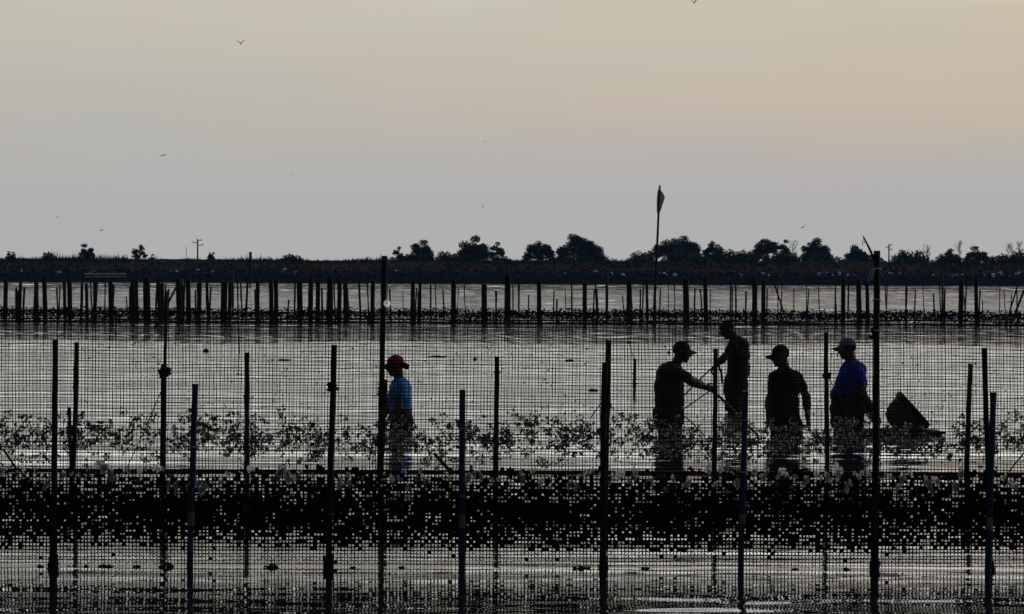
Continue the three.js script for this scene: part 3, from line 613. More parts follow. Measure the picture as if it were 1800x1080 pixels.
{ // flag pole
  const f = stake({ tx: 1160, ty: 326, bx: 1149, d: D3 - 1, w: 5, taper: 0.72, name: 'flag_pole', label: 'tall thin pole with a ragged scrap of net at its top' });
  const L = (x, y, dz = 0) => at(x, y, D3 - 1).sub(f.P0).add(V(0, 0, dz)), p = [], idx = [], q = [];
  const edge = [[1158, 331, 1160], [1155.5, 338, 1166], [1155, 345, 1169], [1154.5, 352, 1167], [1154.5, 360, 1164], [1154.5, 367, 1162], [1155, 375, 1158]];
  edge.forEach(([a, y, b], j) => { for (let i = 0; i <= 4; i++) { const t = i / 4, v = L(lerp(a, b, t), y + t * 2, 0.05 + 0.05 * Math.sin(i * 2 + j)); p.push(v.x, v.y, v.z); } });
  for (let j = 0; j < edge.length - 1; j++) for (let i = 0; i < 4; i++) { const a = j * 5 + i; idx.push(a, a + 1, a + 5, a + 1, a + 6, a + 5); }
  const front = raw(p, null, idx);
  put('net_scrap', front, mat(0.10, 0.10, 0.09, 0.9, { transmission: 0.5, thickness: 0, side: THREE.DoubleSide }), f.g);
  f.g.userData.category = 'flag pole';
}
{ // string of pale floats on the shore at left
  const g = base('float_line'), d = BANK - 1, sph = new THREE.SphereGeometry(0.09, 8, 6), fm = mat(0.55, 0.48, 0.34, 0.6);
  for (let row = 0; row < 2; row++) for (let i = 0; i < 27; i++) { const P = at(149 + i * 2.7 + row, 482 + row * 4.6 + Math.sin(i) * 0.4, d), m = put('float', sph, fm, g); m.position.copy(P); m.scale.set(1.1, row ? 0.5 : 0.8, 1); }
  const a = at(146, 482, d), b = at(223, 482, d); put('cord', tube(line(a, b, 12), 0.02, 5), M.darkRope, g);
  const cc = at(146, 487, d), e = at(223, 487, d); put('cord', tube(line(cc, e, 12), 0.02, 5), M.darkRope, g);
  for (const px of [147, 184, 222]) { const t = at(px, 481, d), u = t.clone(); u.y = -0.3; put('support', tube([u, t], 0.05, 6), M.farWood, g); }
  tag(g, 'double row of pale yellowish floats strung at the far shore, left', 'floats');
}
// floats and flotsam
function floatBall(px, py, rpx, label) {
  const d = depthOf(py + rpx * 0.7), g = base('float', at(px, py, d)), r = rpx / F * d;
  put('ball', new THREE.SphereGeometry(r, 20, 14), M.black, g); put('eyelet', new THREE.TorusGeometry(r * 0.25, r * 0.08, 6, 12).translate(0, r * 1.1, 0), M.black, g);
  tag(g, label, 'float');
}
floatBall(362, 618, 5, 'round black float, the larger one, left of the leaning front stake');
floatBall(835, 632, 3.2, 'small round black float right of the woman');
floatBall(1176, 620, 3, 'small round black float behind the head of the bending man');
function drift(px, py, wpx, hpx, label, seed) {
  const d = depthOf(py + hpx / 2), P = at(px, py + hpx / 2, d); P.y = 0; const B = [], r = rng(seed), s = d / F;
  B.push(tube(line(V(-wpx * s / 2, hpx * s * 0.25, 0), V(wpx * s / 2, hpx * s * 0.35, 0.05), 8, 0, 0.03, seed), [0.4, 0.7, 1, 1, 1.1, 1, 0.9, 0.7, 0.3].map(k => k * hpx * s * 0.42), 8, 0.3, seed));
  for (let i = 0; i < 3; i++) { const x = (r() - 0.5) * wpx * s * 0.7; B.push(tube([V(x, hpx * s * 0.3, 0), V(x + (r() - 0.5) * 0.1, hpx * s * (0.8 + 0.4 * r()), 0.02)], [0.008, 0.004], 5)); }
  const m = put('driftwood', mergeGeometries(B), M.wood, scene); m.position.copy(P); tag(m, label, 'driftwood');
}
drift(768, 627, 34, 4, 'long thin driftwood right of the woman’s cap', 1);
drift(1001, 633, 18, 5, 'short driftwood left of the thick doubled stake, the farther one', 2);
drift(1042, 685, 18, 5, 'short driftwood left of the thick doubled stake, the nearer one', 3);
drift(500, 634, 26, 3, 'thin driftwood left of the leaning front stake', 4);
// ropes and leaning sticks about the nets
function stick(name, label, pts, d, rpx, m, cat = 'stick') {
  const P = pts.map(([x, y, dz = 0]) => at(x, y, d - dz)), o = P[0].clone(), out = [];
  for (let i = 0; i < P.length - 1; i++) for (let k = 0; k < 4; k++) out.push(P[i].clone().lerp(P[i + 1], k / 4).sub(o)); out.push(P[P.length - 1].clone().sub(o));
  const s = put(name, tube(out, rpx / F * d, 7, name === 'rope' ? 0 : 0.15, 4), m, scene); s.position.copy(o); tag(s, label, cat); return s;
}
stick('rope', 'thin rope slanting from the knotted stake to the water at left', [[222, 824], [250, 765], [283, 688, 0.05]], D2 - 0.06, 0.9, M.darkRope, 'rope');
stick('rope', 'rope slanting from the bending man’s stake down to the left', [[1126, 772], [1190, 728], [1256, 682]], D2 - 0.10, 1.1, M.darkRope, 'rope');
stick('rope', 'pale speckled rope hanging before the woman from the tall post', [[676, 696], [700, 726], [731, 762]], D2 - 0.12, 0.8, M.greyWood, 'rope');
stick('rope', 'pale rope slanting across the belly of the man in blue', [[1459, 668], [1480, 705], [1500, 745]], D2 - 0.06, 0.8, M.greyWood, 'rope');
stick('stick', 'dark leaning stick before the second net, right of the woman', [[762, 797], [785, 822], [812, 852]], D2 - 0.15, 3, M.wood);
stick('stick', 'dark leaning stick at the lower left edge', [[5, 790], [20, 812], [36, 838]], D2 - 0.15, 2, M.wood);
stick('stick', 'thin twig leaning on the thick doubled stake', [[1038, 736], [1050, 718], [1062, 703]], D1 - 0.1, 1, M.wood);
stick('stick', 'thin stick leaning at the lower right edge', [[1774, 830], [1788, 812], [1806, 790]], D2 - 0.1, 1.3, M.wood);
stick('rope', 'thin line running up left from the short weedy stake', [[1103, 590], [1108, 610], [1115, 634]], depthOf(694), 0.7, M.darkRope, 'rope');

// ------------------------------------------------------------------ birds
{
  const bm = mat(0.02, 0.019, 0.017, 0.8);
  function gull(px, py, spanPx, label, pose) { // pose: wing joints [[x, y] ...] right and left, in half spans
    const big = spanPx > 8, d = (big ? 0.95 : 0.62) * F / spanPx, g = base('gull', at(px, py, d)), s = 0.475; g.scale.setScalar(big ? 1 : 0.65);
    const body = new THREE.SphereGeometry(1, 14, 10).scale(0.055, 0.05, 0.19); put('body', body, bm, g);
    put('tail', new THREE.ConeGeometry(0.05, 0.14, 6).scale(1, 1, 0.3).rotateX(-Math.PI / 2).translate(0, 0, -0.22), bm, g);
    put('head', new THREE.SphereGeometry(0.042, 10, 8).scale(1, 1, 1.3).translate(0, 0.015, 0.2), bm, g);
    pose.forEach((w) => {
      const p = [], idx = [], ch = [0.085, 0.075, 0.055, 0.01], th = [0.03, 0.025, 0.018, 0.006];
      [[0, 0], ...w].forEach(([x, y], i) => { const X = x * s, Y = y * s; p.push(X, Y + th[i], ch[i] - 0.02 * i, X, Y + th[i], -ch[i] - 0.03 * i, X, Y - th[i], ch[i] - 0.02 * i, X, Y - th[i], -ch[i] - 0.03 * i); });
      for (let i = 0; i < 3; i++) { const a = i * 4, b = a + 4; idx.push(a, a + 1, b, b, a + 1, b + 1, a + 2, b + 2, a + 3, b + 2, b + 3, a + 3, a, b, a + 2, b, b + 2, a + 2, a + 1, a + 3, b + 1, b + 1, a + 3, b + 3); }
      idx.push(12, 13, 14, 13, 15, 14); put('wing', raw(p, null, idx), bm, g);
    });
    g.rotation.y = 0.5 + px; tag(g, label, 'bird', 'gulls in the sky'); g.rotation.set(0.45, 0.25, 0);
    return g;
  }
  const up = [[[0.35, 0.45], [0.6, 0.62], [1, 0.66]], [[-0.3, 0.38], [-0.6, 0.62], [-1, 0.85]]];
  const down = [[[0.45, 0.1], [0.75, -0.1], [1, -0.75]], [[-0.4, 0.05], [-0.7, -0.2], [-1, -0.6]]];
  const flat = [[[0.35, 0.2], [0.7, 0.15], [1, 0.1]], [[-0.35, 0.2], [-0.7, 0.2], [-1, 0.25]]];
  const bank = [[[0.35, 0.5], [0.6, 0.9], [0.8, 1.2]], [[-0.35, 0], [-0.7, -0.1], [-1, -0.12]]];
  gull(423, 77, 15, 'gull with raised wings high in the upper left sky', up);
  gull(287, 273, 12, 'gull with drooping wings in the left sky', down);
  gull(1220, 5, 15, 'gull with raised wings at the top edge of the sky', up);
  gull(853, 249, 5.5, 'tiny gull alone in the middle of the sky', flat);
  gull(849, 364, 6, 'small dark gull above the central trees', bank);
  gull(512, 307, 5, 'faint tiny gull left of the middle sky', flat);
  gull(100, 382, 6, 'tiny flat-winged gull low at the far left', flat);
  gull(178, 405, 9, 'small gull just above the dike at left', down);
  gull(1412, 400, 9, 'small banking gull above the trees at right', bank);
  gull(1686, 366, 5, 'tiny gull low in the right sky', flat);
  gull(930, 357, 3, 'speck of a gull right of the small dark gull', flat);
}

// ------------------------------------------------------------------ people
// signed distance shapes joined smoothly and meshed with surface nets
const cap = (a, b, ra, rb = ra) => { const d = b.clone().sub(a), dd = Math.max(1e-9, d.lengthSq()), R = Math.max(ra, rb); return { min: a.clone().min(b).subScalar(R), max: a.clone().max(b).addScalar(R), f: (x, y, z) => { const px = x - a.x, py = y - a.y, pz = z - a.z, t = clamp((px * d.x + py * d.y + pz * d.z) / dd); return Math.hypot(px - d.x * t, py - d.y * t, pz - d.z * t) - lerp(ra, rb, t); } }; };
const ell = (c, rx, ry, rz, q = null) => { const R = Math.max(rx, ry, rz), qi = q ? q.clone().invert() : null, v = V(0, 0, 0); return { min: c.clone().subScalar(R), max: c.clone().addScalar(R), f: (x, y, z) => { v.set(x - c.x, y - c.y, z - c.z); if (qi) v.applyQuaternion(qi); const k0 = Math.hypot(v.x / rx, v.y / ry, v.z / rz), k1 = Math.hypot(v.x / rx / rx, v.y / ry / ry, v.z / rz / rz); return k1 < 1e-9 ? -Math.min(rx, ry, rz) : k0 * (k0 - 1) / k1; } }; };
function field(prims, k, extra) {
  return (x, y, z) => { let d = 1e3; for (const p of prims) { if (x < p.min.x - 0.08 || y < p.min.y - 0.08 || z < p.min.z - 0.08 || x > p.max.x + 0.08 || y > p.max.y + 0.08 || z > p.max.z + 0.08) continue; const e = p.f(x, y, z), h = Math.max(k - Math.abs(d - e), 0) / k; d = Math.min(d, e) - h * h * k * 0.25; } return extra ? extra(d, x, y, z) : d; };
}
function surface(prims, cell, k = 0.04, extra = null) {
  const mn = V(9e9, 9e9, 9e9), mx = V(-9e9, -9e9, -9e9); for (const p of prims) { mn.min(p.min); mx.max(p.max); } mn.subScalar(cell * 3 + 0.02); mx.addScalar(cell * 3 + 0.02);
  const nx = Math.ceil((mx.x - mn.x) / cell) + 1, ny = Math.ceil((mx.y - mn.y) / cell) + 1, nz = Math.ceil((mx.z - mn.z) / cell) + 1, f = field(prims, k, extra), val = new Float32Array(nx * ny * nz);
  let o = 0; for (let l = 0; l < nz; l++) for (let j = 0; j < ny; j++) for (let i = 0; i < nx; i++) val[o++] = Math.min(1, f(mn.x + i * cell, mn.y + j * cell, mn.z + l * cell));
  const id = new Int32Array(nx * ny * nz).fill(-1), p = [], nn = [], idx = [], I = (i, j, l) => (l * ny + j) * nx + i;
  const E = [[0, 1], [0, 2], [0, 4], [1, 3], [1, 5], [2, 3], [2, 6], [3, 7], [4, 5], [4, 6], [5, 7], [6, 7]], c = new Float32Array(8);
  for (let l = 0; l < nz - 1; l++) for (let j = 0; j < ny - 1; j++) for (let i = 0; i < nx - 1; i++) {
    let m = 0; for (let q = 0; q < 8; q++) { c[q] = val[I(i + (q & 1), j + (q >> 1 & 1), l + (q >> 2))]; if (c[q] < 0) m |= 1 << q; }
    if (!m || m === 255) continue; let x = 0, y = 0, z = 0, n = 0;
    for (const [a, b] of E) if ((c[a] < 0) !== (c[b] < 0)) { const t = c[a] / (c[a] - c[b]); x += lerp(a & 1, b & 1, t); y += lerp(a >> 1 & 1, b >> 1 & 1, t); z += lerp(a >> 2, b >> 2, t); n++; }
    id[I(i, j, l)] = p.length / 3; const X = mn.x + (i + x / n) * cell, Y = mn.y + (j + y / n) * cell, Z = mn.z + (l + z / n) * cell; p.push(X, Y, Z);
    const e = cell * 0.5, gx = f(X + e, Y, Z) - f(X - e, Y, Z), gy = f(X, Y + e, Z) - f(X, Y - e, Z), gz = f(X, Y, Z + e) - f(X, Y, Z - e), L = Math.hypot(gx, gy, gz) || 1; nn.push(gx / L, gy / L, gz / L);
  }
  const quad = (a, b, d, e, flip) => { if (a < 0 || b < 0 || d < 0 || e < 0) return; flip ? idx.push(a, e, d, a, d, b) : idx.push(a, b, d, a, d, e); };
  for (let l = 1; l < nz - 1; l++) for (let j = 1; j < ny - 1; j++) for (let i = 1; i < nx - 1; i++) {
    const s = val[I(i, j, l)] < 0;
    if (s !== val[I(i + 1, j, l)] < 0) quad(id[I(i, j - 1, l - 1)], id[I(i, j, l - 1)], id[I(i, j, l)], id[I(i, j - 1, l)], !s);
    if (s !== val[I(i, j + 1, l)] < 0) quad(id[I(i - 1, j, l - 1)], id[I(i, j, l - 1)], id[I(i, j, l)], id[I(i - 1, j, l)], s);
    if (s !== val[I(i, j, l + 1)] < 0) quad(id[I(i - 1, j - 1, l)], id[I(i, j - 1, l)], id[I(i, j, l)], id[I(i - 1, j, l)], !s);
  }
  return raw(p, nn, idx);
}
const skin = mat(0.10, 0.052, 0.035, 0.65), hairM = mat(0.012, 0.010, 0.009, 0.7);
// hand: palm, four fingers and a thumb, curled by the given amount
function hand(wrist, dir, side, curl) {
  const f = dir.clone().normalize(), s = side.clone().addScaledVector(f, -side.dot(f)).normalize(), n = s.clone().cross(f), P = (a, b, c) => wrist.clone().addScaledVector(f, a).addScaledVector(s, b).addScaledVector(n, c), out = [];
  out.push(cap(P(-0.03, 0, 0), P(0.02, 0, 0), 0.026, 0.028), cap(P(0.02, -0.022, 0), P(0.075, -0.028, 0), 0.016), cap(P(0.02, 0, 0), P(0.08, 0, 0), 0.017), cap(P(0.02, 0.022, 0), P(0.078, 0.026, 0), 0.016));
  [[-0.033, 0.060], [-0.011, 0.075], [0.011, 0.080], [0.032, 0.070]].forEach(([b, len], i) => {
    const c1 = curl * 0.8, c2 = curl * 1.7, a0 = P(0.085, b, 0), a1 = P(0.085 + Math.cos(c1) * len * 0.45, b * 1.05, -Math.sin(c1) * len * 0.45);
    const a2 = a1.clone().addScaledVector(f, Math.cos(c2) * len * 0.55).addScaledVector(n, -Math.sin(c2) * len * 0.55);
    out.push(cap(a0, a1, 0.0095, 0.0088), cap(a1, a2, 0.0088, 0.0075));
  });
  const t0 = P(0.02, 0.030, -0.005), t1 = P(0.055, 0.058, -0.018), t2 = P(0.082, 0.062 - 0.02 * curl, -0.03); out.push(cap(t0, t1, 0.014, 0.011), cap(t1, t2, 0.011, 0.009));
  return out;
}
// person: joints in pixels of the photograph, dz metres towards the camera; d is the distance from the lens
function person(spec) {
  const { d, label } = spec, J = (x, y, dz = 0) => at(x, y, d - dz), o = at(spec.x, spec.wy, d); o.y = 0;
  const g = base('person', o), rel = v => v.sub(o), K = (x, y, dz) => rel(J(x, y, dz)), B = [];
  const j = {}; for (const k in spec.j) j[k] = K(...spec.j[k]);
  const floor = -0.66, legs = [];
  for (const [h, kx, kz] of spec.legs) { const hip = j[h], knee = V(hip.x + kx, floor + 0.46, hip.z + kz), ank = V(hip.x + kx * 0.8, floor + 0.09, hip.z + kz * 0.5 - 0.02), toe = ank.clone().add(V(spec.face[0] * 0.15, -0.05, spec.face[1] * 0.15)); legs.push([hip, knee, ank, toe]); }
  const legP = []; for (const [h, k, a, t] of legs) legP.push(cap(h, k, 0.088, 0.058), cap(k, k.clone().lerp(a, 0.35), 0.055, 0.058), cap(k.clone().lerp(a, 0.35), a, 0.058, 0.038), cap(a, t, 0.042, 0.03));
  const torso = spec.torso.map(([x, y, dz, rx, ry, rz]) => ell(K(x, y, dz), rx * 1.07, ry, rz * 1.07));
  const arm = spec.arms.map(a => { const [s, e, w] = a.pts.map(p => K(...p)); return { ...a, s, e, w, up: cap(s, e, 0.056, 0.043), lo: cap(e, e.clone().lerp(w, 0.35), 0.042, 0.044), fo: cap(e.clone().lerp(w, 0.35), w, 0.044, 0.028) }; });
  // head in its own axes
  const hc = j.head, fwd = V(spec.look[0], spec.look[1], spec.look[2]).normalize(), side = V(0, 1, 0).cross(fwd).normalize(), upv = fwd.clone().cross(side), hq = new THREE.Quaternion().setFromRotationMatrix(new THREE.Matrix4().makeBasis(side, upv, fwd)), HL = (x, y, z) => V(x, y, z).applyQuaternion(hq).add(hc);
  const headP = [ell(HL(0, 0.025, -0.012), 0.075, 0.092, 0.096, hq), ell(HL(0, -0.055, 0.028), 0.056, 0.062, 0.062, hq), cap(HL(0, 0.005, 0.082), HL(0, -0.033, 0.106), 0.010, 0.014), cap(HL(-0.012, -0.036, 0.093), HL(0.012, -0.036, 0.093), 0.009), ell(HL(0, -0.102, 0.060), 0.028, 0.020, 0.024, hq), cap(HL(-0.020, -0.068, 0.080), HL(0.020, -0.068, 0.080), 0.008), cap(HL(-0.045, 0.024, 0.070), HL(0.045, 0.024, 0.070), 0.012), ell(HL(-0.078, -0.012, -0.008), 0.012, 0.034, 0.022, hq), ell(HL(0.078, -0.012, -0.008), 0.012, 0.034, 0.022, hq), cap(HL(0, -0.06, -0.03), j.neck, 0.056, 0.062)];
  const eyes = [HL(-0.032, 0.003, 0.090), HL(0.032, 0.003, 0.090)];
  const headGeo = surface(headP, 0.007, 0.022, (dd, x, y, z) => { for (const e of eyes) { const r = Math.hypot(x - e.x, y - e.y, z - e.z); dd = Math.max(dd, 0.016 - r); dd = Math.min(dd, Math.hypot(x - e.x, y - e.y, z - e.z) - 0.0125); } return dd; });
  const bodyP = [...torso, ...legP, cap(j.neck, j.chest, 0.06, 0.09)]; for (const a of arm) bodyP.push(a.up, a.lo, a.fo);
  const geos = [surface(bodyP, 0.014, 0.045), headGeo];
  for (const a of arm) geos.push(surface(hand(a.w, V(...a.hd), V(...a.hs), a.curl), 0.0042, 0.008));
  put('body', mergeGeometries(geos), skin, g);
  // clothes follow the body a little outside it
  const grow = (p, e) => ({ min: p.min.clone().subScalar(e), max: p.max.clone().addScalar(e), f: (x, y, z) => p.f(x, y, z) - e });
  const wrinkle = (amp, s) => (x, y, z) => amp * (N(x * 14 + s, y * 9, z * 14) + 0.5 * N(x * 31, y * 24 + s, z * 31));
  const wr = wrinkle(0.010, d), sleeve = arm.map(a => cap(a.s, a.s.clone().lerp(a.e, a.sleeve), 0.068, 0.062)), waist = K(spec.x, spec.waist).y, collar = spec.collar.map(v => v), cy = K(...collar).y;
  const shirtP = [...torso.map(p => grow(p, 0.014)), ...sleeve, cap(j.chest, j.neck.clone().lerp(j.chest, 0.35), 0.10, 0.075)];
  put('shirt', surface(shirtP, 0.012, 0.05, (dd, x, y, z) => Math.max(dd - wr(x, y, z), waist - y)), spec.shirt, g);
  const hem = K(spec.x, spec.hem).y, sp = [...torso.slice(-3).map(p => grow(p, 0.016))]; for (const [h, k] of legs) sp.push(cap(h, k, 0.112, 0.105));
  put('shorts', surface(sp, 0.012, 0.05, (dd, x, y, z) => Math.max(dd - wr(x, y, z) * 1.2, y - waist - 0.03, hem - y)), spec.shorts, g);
  // hair
  const hairP = [ell(HL(0, 0.030, -0.018), 0.080, 0.094, 0.098, hq)];
  put('hair', surface(hairP, 0.008, 0.01, (dd, x, y, z) => { const v = V(x, y, z).sub(hc).applyQuaternion(hq.clone().invert()); return Math.max(dd, v.z - 0.035 - 0.5 * (v.y - 0.02), -0.045 - v.y + Math.max(0, v.z) * 2); }), hairM, g);
  if (spec.ponytail) { const pts = spec.ponytail.map(p => K(...p)); put('ponytail', surface([cap(pts[0], pts[1], 0.030, 0.034), cap(pts[1], pts[2], 0.034, 0.018), cap(pts[1], pts[2].clone().add(V(0.02, 0.03, 0)), 0.022, 0.012)], 0.006, 0.02, (dd, x, y, z) => dd - 0.008 * N(x * 50, y * 25, z * 50)), hairM, g); }
  // cap with its visor
  const crownP = [ell(HL(0, 0.045, -0.010), 0.088, 0.088, 0.104, hq)];
  const crown = put('cap', surface(crownP, 0.008, 0.01, (dd, x, y, z) => { const v = V(x, y, z).sub(hc).applyQuaternion(hq.clone().invert()); return Math.max(dd, 0.030 - v.y); }), spec.cap, g);
  { // visor: a curved plate with thickness
    const p = [], idx = [], n = 12, m = 4, T = 0.004, wq = spec.visor || 1;
    for (let s = 0; s < 2; s++) for (let i = 0; i <= n; i++) { const a = (i / n - 0.5) * 2.3; for (let k = 0; k <= m; k++) { const t = k / m, rr = lerp(0.088, 0.088 + 0.085 * wq * Math.pow(Math.cos(a * 0.72), 0.8), t), x = Math.sin(a) * rr * 0.95, z = Math.cos(a) * rr * 1.12 - 0.01, y = 0.034 - t * 0.022 - x * x * 2.6 + (s ? T : -T), v = HL(x, y, z); p.push(v.x, v.y, v.z); } }
    const st = m + 1, off = (n + 1) * st;
    for (let i = 0; i < n; i++) for (let k = 0; k < m; k++) { const a = i * st + k; idx.push(a, a + st, a + 1, a + 1, a + st, a + st + 1); const b = a + off; idx.push(b, b + 1, b + st, b + 1, b + st + 1, b + st); }
    for (let i = 0; i < n; i++) { const a = i * st + m; idx.push(a, a + st, a + off, a + st, a + st + off, a + off); }
    put('visor', raw(p, null, idx), spec.visorMat || spec.cap, crown);
  }
  tag(g, label, 'person');
  return { g, K, o, j };
}
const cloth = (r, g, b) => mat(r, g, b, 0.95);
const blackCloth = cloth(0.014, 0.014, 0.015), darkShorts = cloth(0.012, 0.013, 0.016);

// woman in a magenta cap, facing left, both arms down to the water
person({ d: depthOf(760), x: 703, wy: 760, label: 'person in a magenta cap and bright blue shirt, reaching down beside the tall post', face: [-1, 0], look: [-1, -0.12, 0.12],
  j: { head: [694.5, 643], neck: [701, 667], chest: [704, 681], hl: [703, 752, 0.07], hr: [709, 752, -0.08] }, legs: [['hl', -0.04, 0.03], ['hr', 0.02, -0.03]],
  torso: [[704, 681, 0, 0.105, 0.095, 0.155], [702, 697, 0, 0.125, 0.12, 0.15], [704, 718, 0, 0.118, 0.13, 0.14], [706, 740, 0, 0.118, 0.12, 0.16]],
  arms: [{ pts: [[704, 681, 0.17], [700, 717, 0.22], [680, 744, 0.18]], hd: [-0.6, -0.8, 0], hs: [0, 0, -1], curl: 0.5, sleeve: 0.32 }, { pts: [[697, 682, -0.16], [683, 712, -0.18], [674, 735, -0.1]], hd: [-0.6, -0.8, 0], hs: [0, 0, 1], curl: 0.5, sleeve: 0.32 }],
  waist: 722, hem: 775, collar: [701, 667], shirt: cloth(0.05, 0.24, 0.60), shorts: darkShorts, cap: cloth(0.32, 0.02, 0.13), visor: 1.15, visorMat: blackCloth, ponytail: [[706, 641, 0], [711, 643, 0.0], [716, 648, 0]] });

// man bending to the stake, cap visor to the right
person({ d: depthOf(764), x: 1178, wy: 764, label: 'person in a dark cap and dark shirt bending right, tying rope to a stake', face: [1, 0], look: [1, -0.10, 0.10],
  j: { head: [1199, 619], neck: [1189, 640], chest: [1180, 658], hl: [1174, 750, 0.09], hr: [1182, 752, -0.1] }, legs: [['hl', -0.02, 0.05], ['hr', 0.04, -0.05]],
  torso: [[1178, 656, 0, 0.135, 0.12, 0.18], [1176, 678, 0, 0.158, 0.15, 0.18], [1177, 702, 0, 0.155, 0.15, 0.18], [1175, 728, 0, 0.165, 0.14, 0.19], [1176, 742, 0, 0.15, 0.12, 0.19]],
  arms: [{ pts: [[1187, 655, 0.19], [1214, 671, 0.22], [1240, 680, 0.05]], hd: [0.9, -0.25, -0.2], hs: [0, 0.6, -0.8], curl: 0.9, sleeve: 0.55 }, { pts: [[1192, 655, -0.17], [1222, 672, -0.16], [1245, 684, -0.04]], hd: [0.9, -0.3, 0.1], hs: [0, 0.6, 0.8], curl: 0.9, sleeve: 0.55 }],
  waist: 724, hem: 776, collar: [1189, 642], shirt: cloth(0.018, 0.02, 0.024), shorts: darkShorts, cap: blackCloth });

// man farther back, looking down to the left, one hand at the stake
const man2 = person({ d: depthOf(724), x: 1292, wy: 724, label: 'person farther back in a dark top, head bowed, reaching toward the stake', face: [-1, 0], look: [-0.85, -0.5, 0.1],
  j: { head: [1279, 580], neck: [1292, 596], chest: [1299, 610], hl: [1289, 694, 0.09], hr: [1296, 694, -0.09] }, legs: [['hl', -0.02, 0.04], ['hr', 0.03, -0.04]],
  torso: [[1298, 608, 0, 0.125, 0.115, 0.17], [1298, 626, 0, 0.135, 0.15, 0.16], [1297, 648, 0, 0.125, 0.15, 0.15], [1294, 672, 0, 0.140, 0.14, 0.17], [1293, 686, 0, 0.145, 0.14, 0.17]],
  arms: [{ pts: [[1288, 609, 0.18], [1274, 628, 0.22], [1260, 643, 0.1]], hd: [-0.7, -0.6, 0], hs: [0, 0, -1], curl: 0.8, sleeve: 0.5 }, { pts: [[1305, 610, -0.16], [1313, 646, -0.2], [1309, 674, -0.14]], hd: [-0.2, -0.95, 0], hs: [0, 0, 1], curl: 0.4, sleeve: 0.5 }],
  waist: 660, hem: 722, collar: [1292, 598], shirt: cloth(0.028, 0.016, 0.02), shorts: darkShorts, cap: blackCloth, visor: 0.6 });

// man standing with hanging arms, looking left
person({ d: depthOf(768), x: 1382, wy: 768, label: 'person in dark clothes standing with arms hanging, looking left', face: [-0.5, 0.85], look: [-0.93, -0.12, 0.35],
  j: { head: [1371.5, 626], neck: [1379, 648], chest: [1381, 664], hl: [1371, 752, 0.02], hr: [1394, 752, -0.02] }, legs: [['hl', -0.02, 0.02], ['hr', 0.02, -0.02]],
  torso: [[1381, 664, 0, 0.165, 0.09, 0.115], [1381, 680, 0, 0.160, 0.14, 0.125], [1380, 706, 0, 0.145, 0.15, 0.13], [1380, 730, 0, 0.148, 0.13, 0.135], [1381, 744, 0, 0.155, 0.12, 0.135]],
  arms: [{ pts: [[1362, 665, 0.02], [1353, 704, 0.04], [1351, 733, 0.1]], hd: [-0.1, -1, 0.1], hs: [0, 0, 1], curl: 0.35, sleeve: 0.45 }, { pts: [[1403, 665, -0.03], [1418, 699, -0.04], [1420, 735, 0.05]], hd: [0.25, -1, 0.1], hs: [0, 0, 1], curl: 0.35, sleeve: 0.5 }],
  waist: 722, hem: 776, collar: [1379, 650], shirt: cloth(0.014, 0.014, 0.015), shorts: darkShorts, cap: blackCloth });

// man in blue, facing left, one arm back at the basket
const man4 = person({ d: depthOf(763), x: 1492, wy: 763, label: 'person in a blue shirt and pale blue cap, facing left, hauling the basket', face: [-1, 0], look: [-1, -0.08, 0.12],
  j: { head: [1489, 613], neck: [1496, 636], chest: [1499, 652], hl: [1483, 750, 0.09], hr: [1488, 750, -0.1] }, legs: [['hl', -0.03, 0.04], ['hr', 0.04, -0.04]],
  torso: [[1500, 652, 0, 0.135, 0.115, 0.18], [1497, 672, 0, 0.165, 0.15, 0.18], [1492, 694, 0, 0.188, 0.16, 0.18], [1491, 720, 0, 0.19, 0.15, 0.18], [1490, 742, 0, 0.18, 0.13, 0.18]],
  arms: [{ pts: [[1508, 658, 0.18], [1519, 697, 0.22], [1537, 729, 0.2]], hd: [0.75, -0.6, 0], hs: [0, 0, 1], curl: 0.8, sleeve: 0.42 }, { pts: [[1506, 660, -0.17], [1517, 702, -0.2], [1530, 732, -0.16]], hd: [0.7, -0.7, 0], hs: [0, 0, -1], curl: 0.8, sleeve: 0.42 }],
  waist: 694, hem: 776, collar: [1496, 638], shirt: cloth(0.022, 0.026, 0.34), shorts: darkShorts, cap: cloth(0.16, 0.17, 0.34), visorMat: cloth(0.05, 0.05, 0.08) });

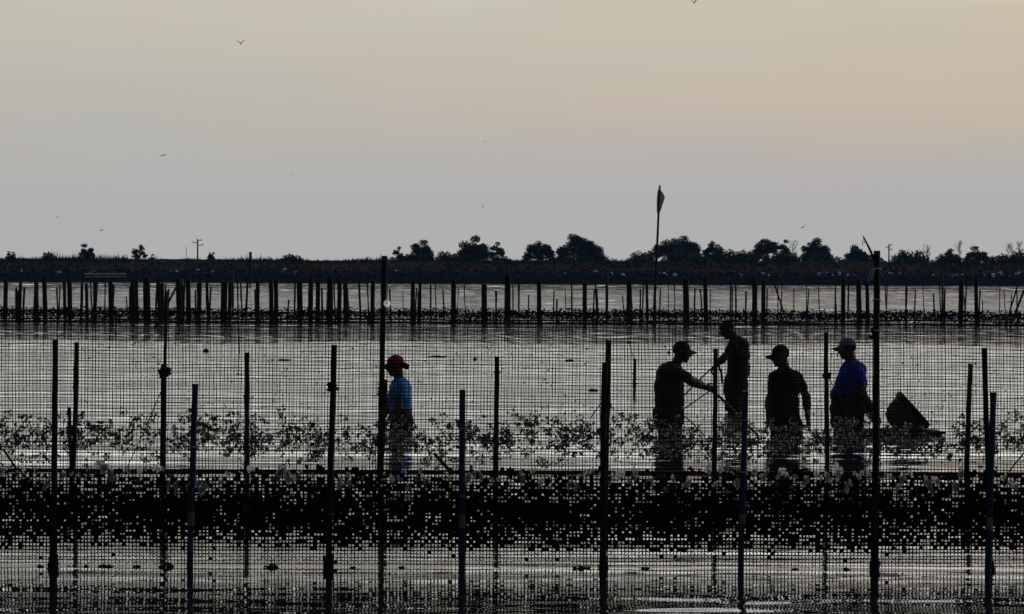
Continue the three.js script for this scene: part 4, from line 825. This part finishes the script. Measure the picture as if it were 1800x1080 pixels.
// ------------------------------------------------------------------ basket, tray and the men's gear
{
  const d = depthOf(763) - 0.05, s = d / F, C = at(1597, 728, d), g = base('basket', C);
  const inner = new THREE.Group();
  const R = 0.265, Hh = 0.27, body = [], wick = mat(1, 1, 1, 0.9, { map: grainTex([0.07, 0.055, 0.02], [0.20, 0.16, 0.06], 51, 30, 30), bumpMap: bumpTex(53, 40, 40), bumpScale: 0.006 });
  const tilt = -0.83, q = new THREE.Quaternion().setFromEuler(new THREE.Euler(0.12, 0, tilt));
  const apply = geo => geo.applyQuaternion(q);
  put('wall', apply(new THREE.LatheGeometry([[0.001, -0.25], [0.09, -0.245], [0.16, -0.22], [0.205, -0.17], [0.232, -0.10], [0.246, 0], [0.252, 0.06], [0.240, 0.06], [0.232, 0], [0.218, -0.10], [0.19, -0.16], [0.15, -0.20], [0.08, -0.225], [0.001, -0.23]].map(([x, y]) => new THREE.Vector2(x, y)), 40)), wick, g);
  put('rim', apply(new THREE.LatheGeometry([[R * 0.93, 0.03], [R * 1.04, 0.03], [R * 1.06, 0.075], [R * 1.02, 0.115], [R * 0.94, 0.115], [R * 0.92, 0.06], [R * 0.93, 0.03]].map(([x, y]) => new THREE.Vector2(x, y)), 36)), M.black, g);
  for (const [y, hr] of [[-0.2, 0.185], [-0.14, 0.222], [-0.08, 0.24], [-0.02, 0.249]]) put('hoop', apply(new THREE.TorusGeometry(hr, 0.008, 6, 40).rotateX(Math.PI / 2).translate(0, y, 0)), wick, g);
  tag(g, 'tilted round basket with a thick black rim behind the tallest near post', 'basket');
  // floating tray under it
  const T = at(1572, 758, d), t = base('tray', V(T.x, 0, T.z)), tm = mat(0.02, 0.05, 0.075, 0.5), L = 1.05, Wd = 0.42;
  const plank = (w, h, dd, x, y, z, nm) => put(nm, new THREE.BoxGeometry(w, h, dd).translate(x, y, z), tm, t);
  plank(L, 0.02, Wd, 0, -0.02, 0, 'floor'); plank(L, 0.075, 0.02, 0, 0.03, Wd / 2 + 0.011, 'side'); plank(L, 0.075, 0.02, 0, 0.03, -Wd / 2 - 0.011, 'side'); plank(0.02, 0.07, Wd, -L / 2 - 0.011, 0.03, 0, 'end'); plank(0.02, 0.07, Wd, L / 2 + 0.011, 0.03, 0, 'end');
  tag(t, 'low dark blue floating tray under the tilted basket', 'tray');
  const P = at(1641, 754, d); const bd = put('board', new THREE.BoxGeometry(0.24, 0.03, 0.2, 6, 1, 4).rotateZ(-0.12), M.wood, scene); bd.position.set(P.x + 0.02, 0.05, P.z); tag(bd, 'dark flat board lying at the right end of the tray', 'board');
}
stick('pipe', 'grey pipe leaning from the stake down to the right before the men', [[1262, 695], [1300, 733], [1336, 770]], depthOf(768) + 0.25, 2.6, M.greyPipe, 'pipe');
stick('stick', 'dark rod held between the bending man and the man behind', [[1201, 697], [1230, 668], [1256, 643]], depthOf(724) - 0.25, 1.4, M.wood);
stick('rope', 'loose rope trailing right from the bending man’s waist', [[1198, 728, 0.2], [1215, 742, 0.2], [1240, 768, 0.2]], depthOf(764), 1.2, M.darkRope, 'rope');
stick('rope', 'dark cloth strip hanging between the stake and the man farther back', [[1262, 640], [1268, 655], [1270, 674]], depthOf(724) - 0.3, 2.2, M.darkRope, 'cloth strip');

scene.fog = new THREE.FogExp2(new THREE.Color(0.27, 0.57, 1.0), 0.00007);   // thin morning haze over the lagoon
renderer.render(scene, camera);
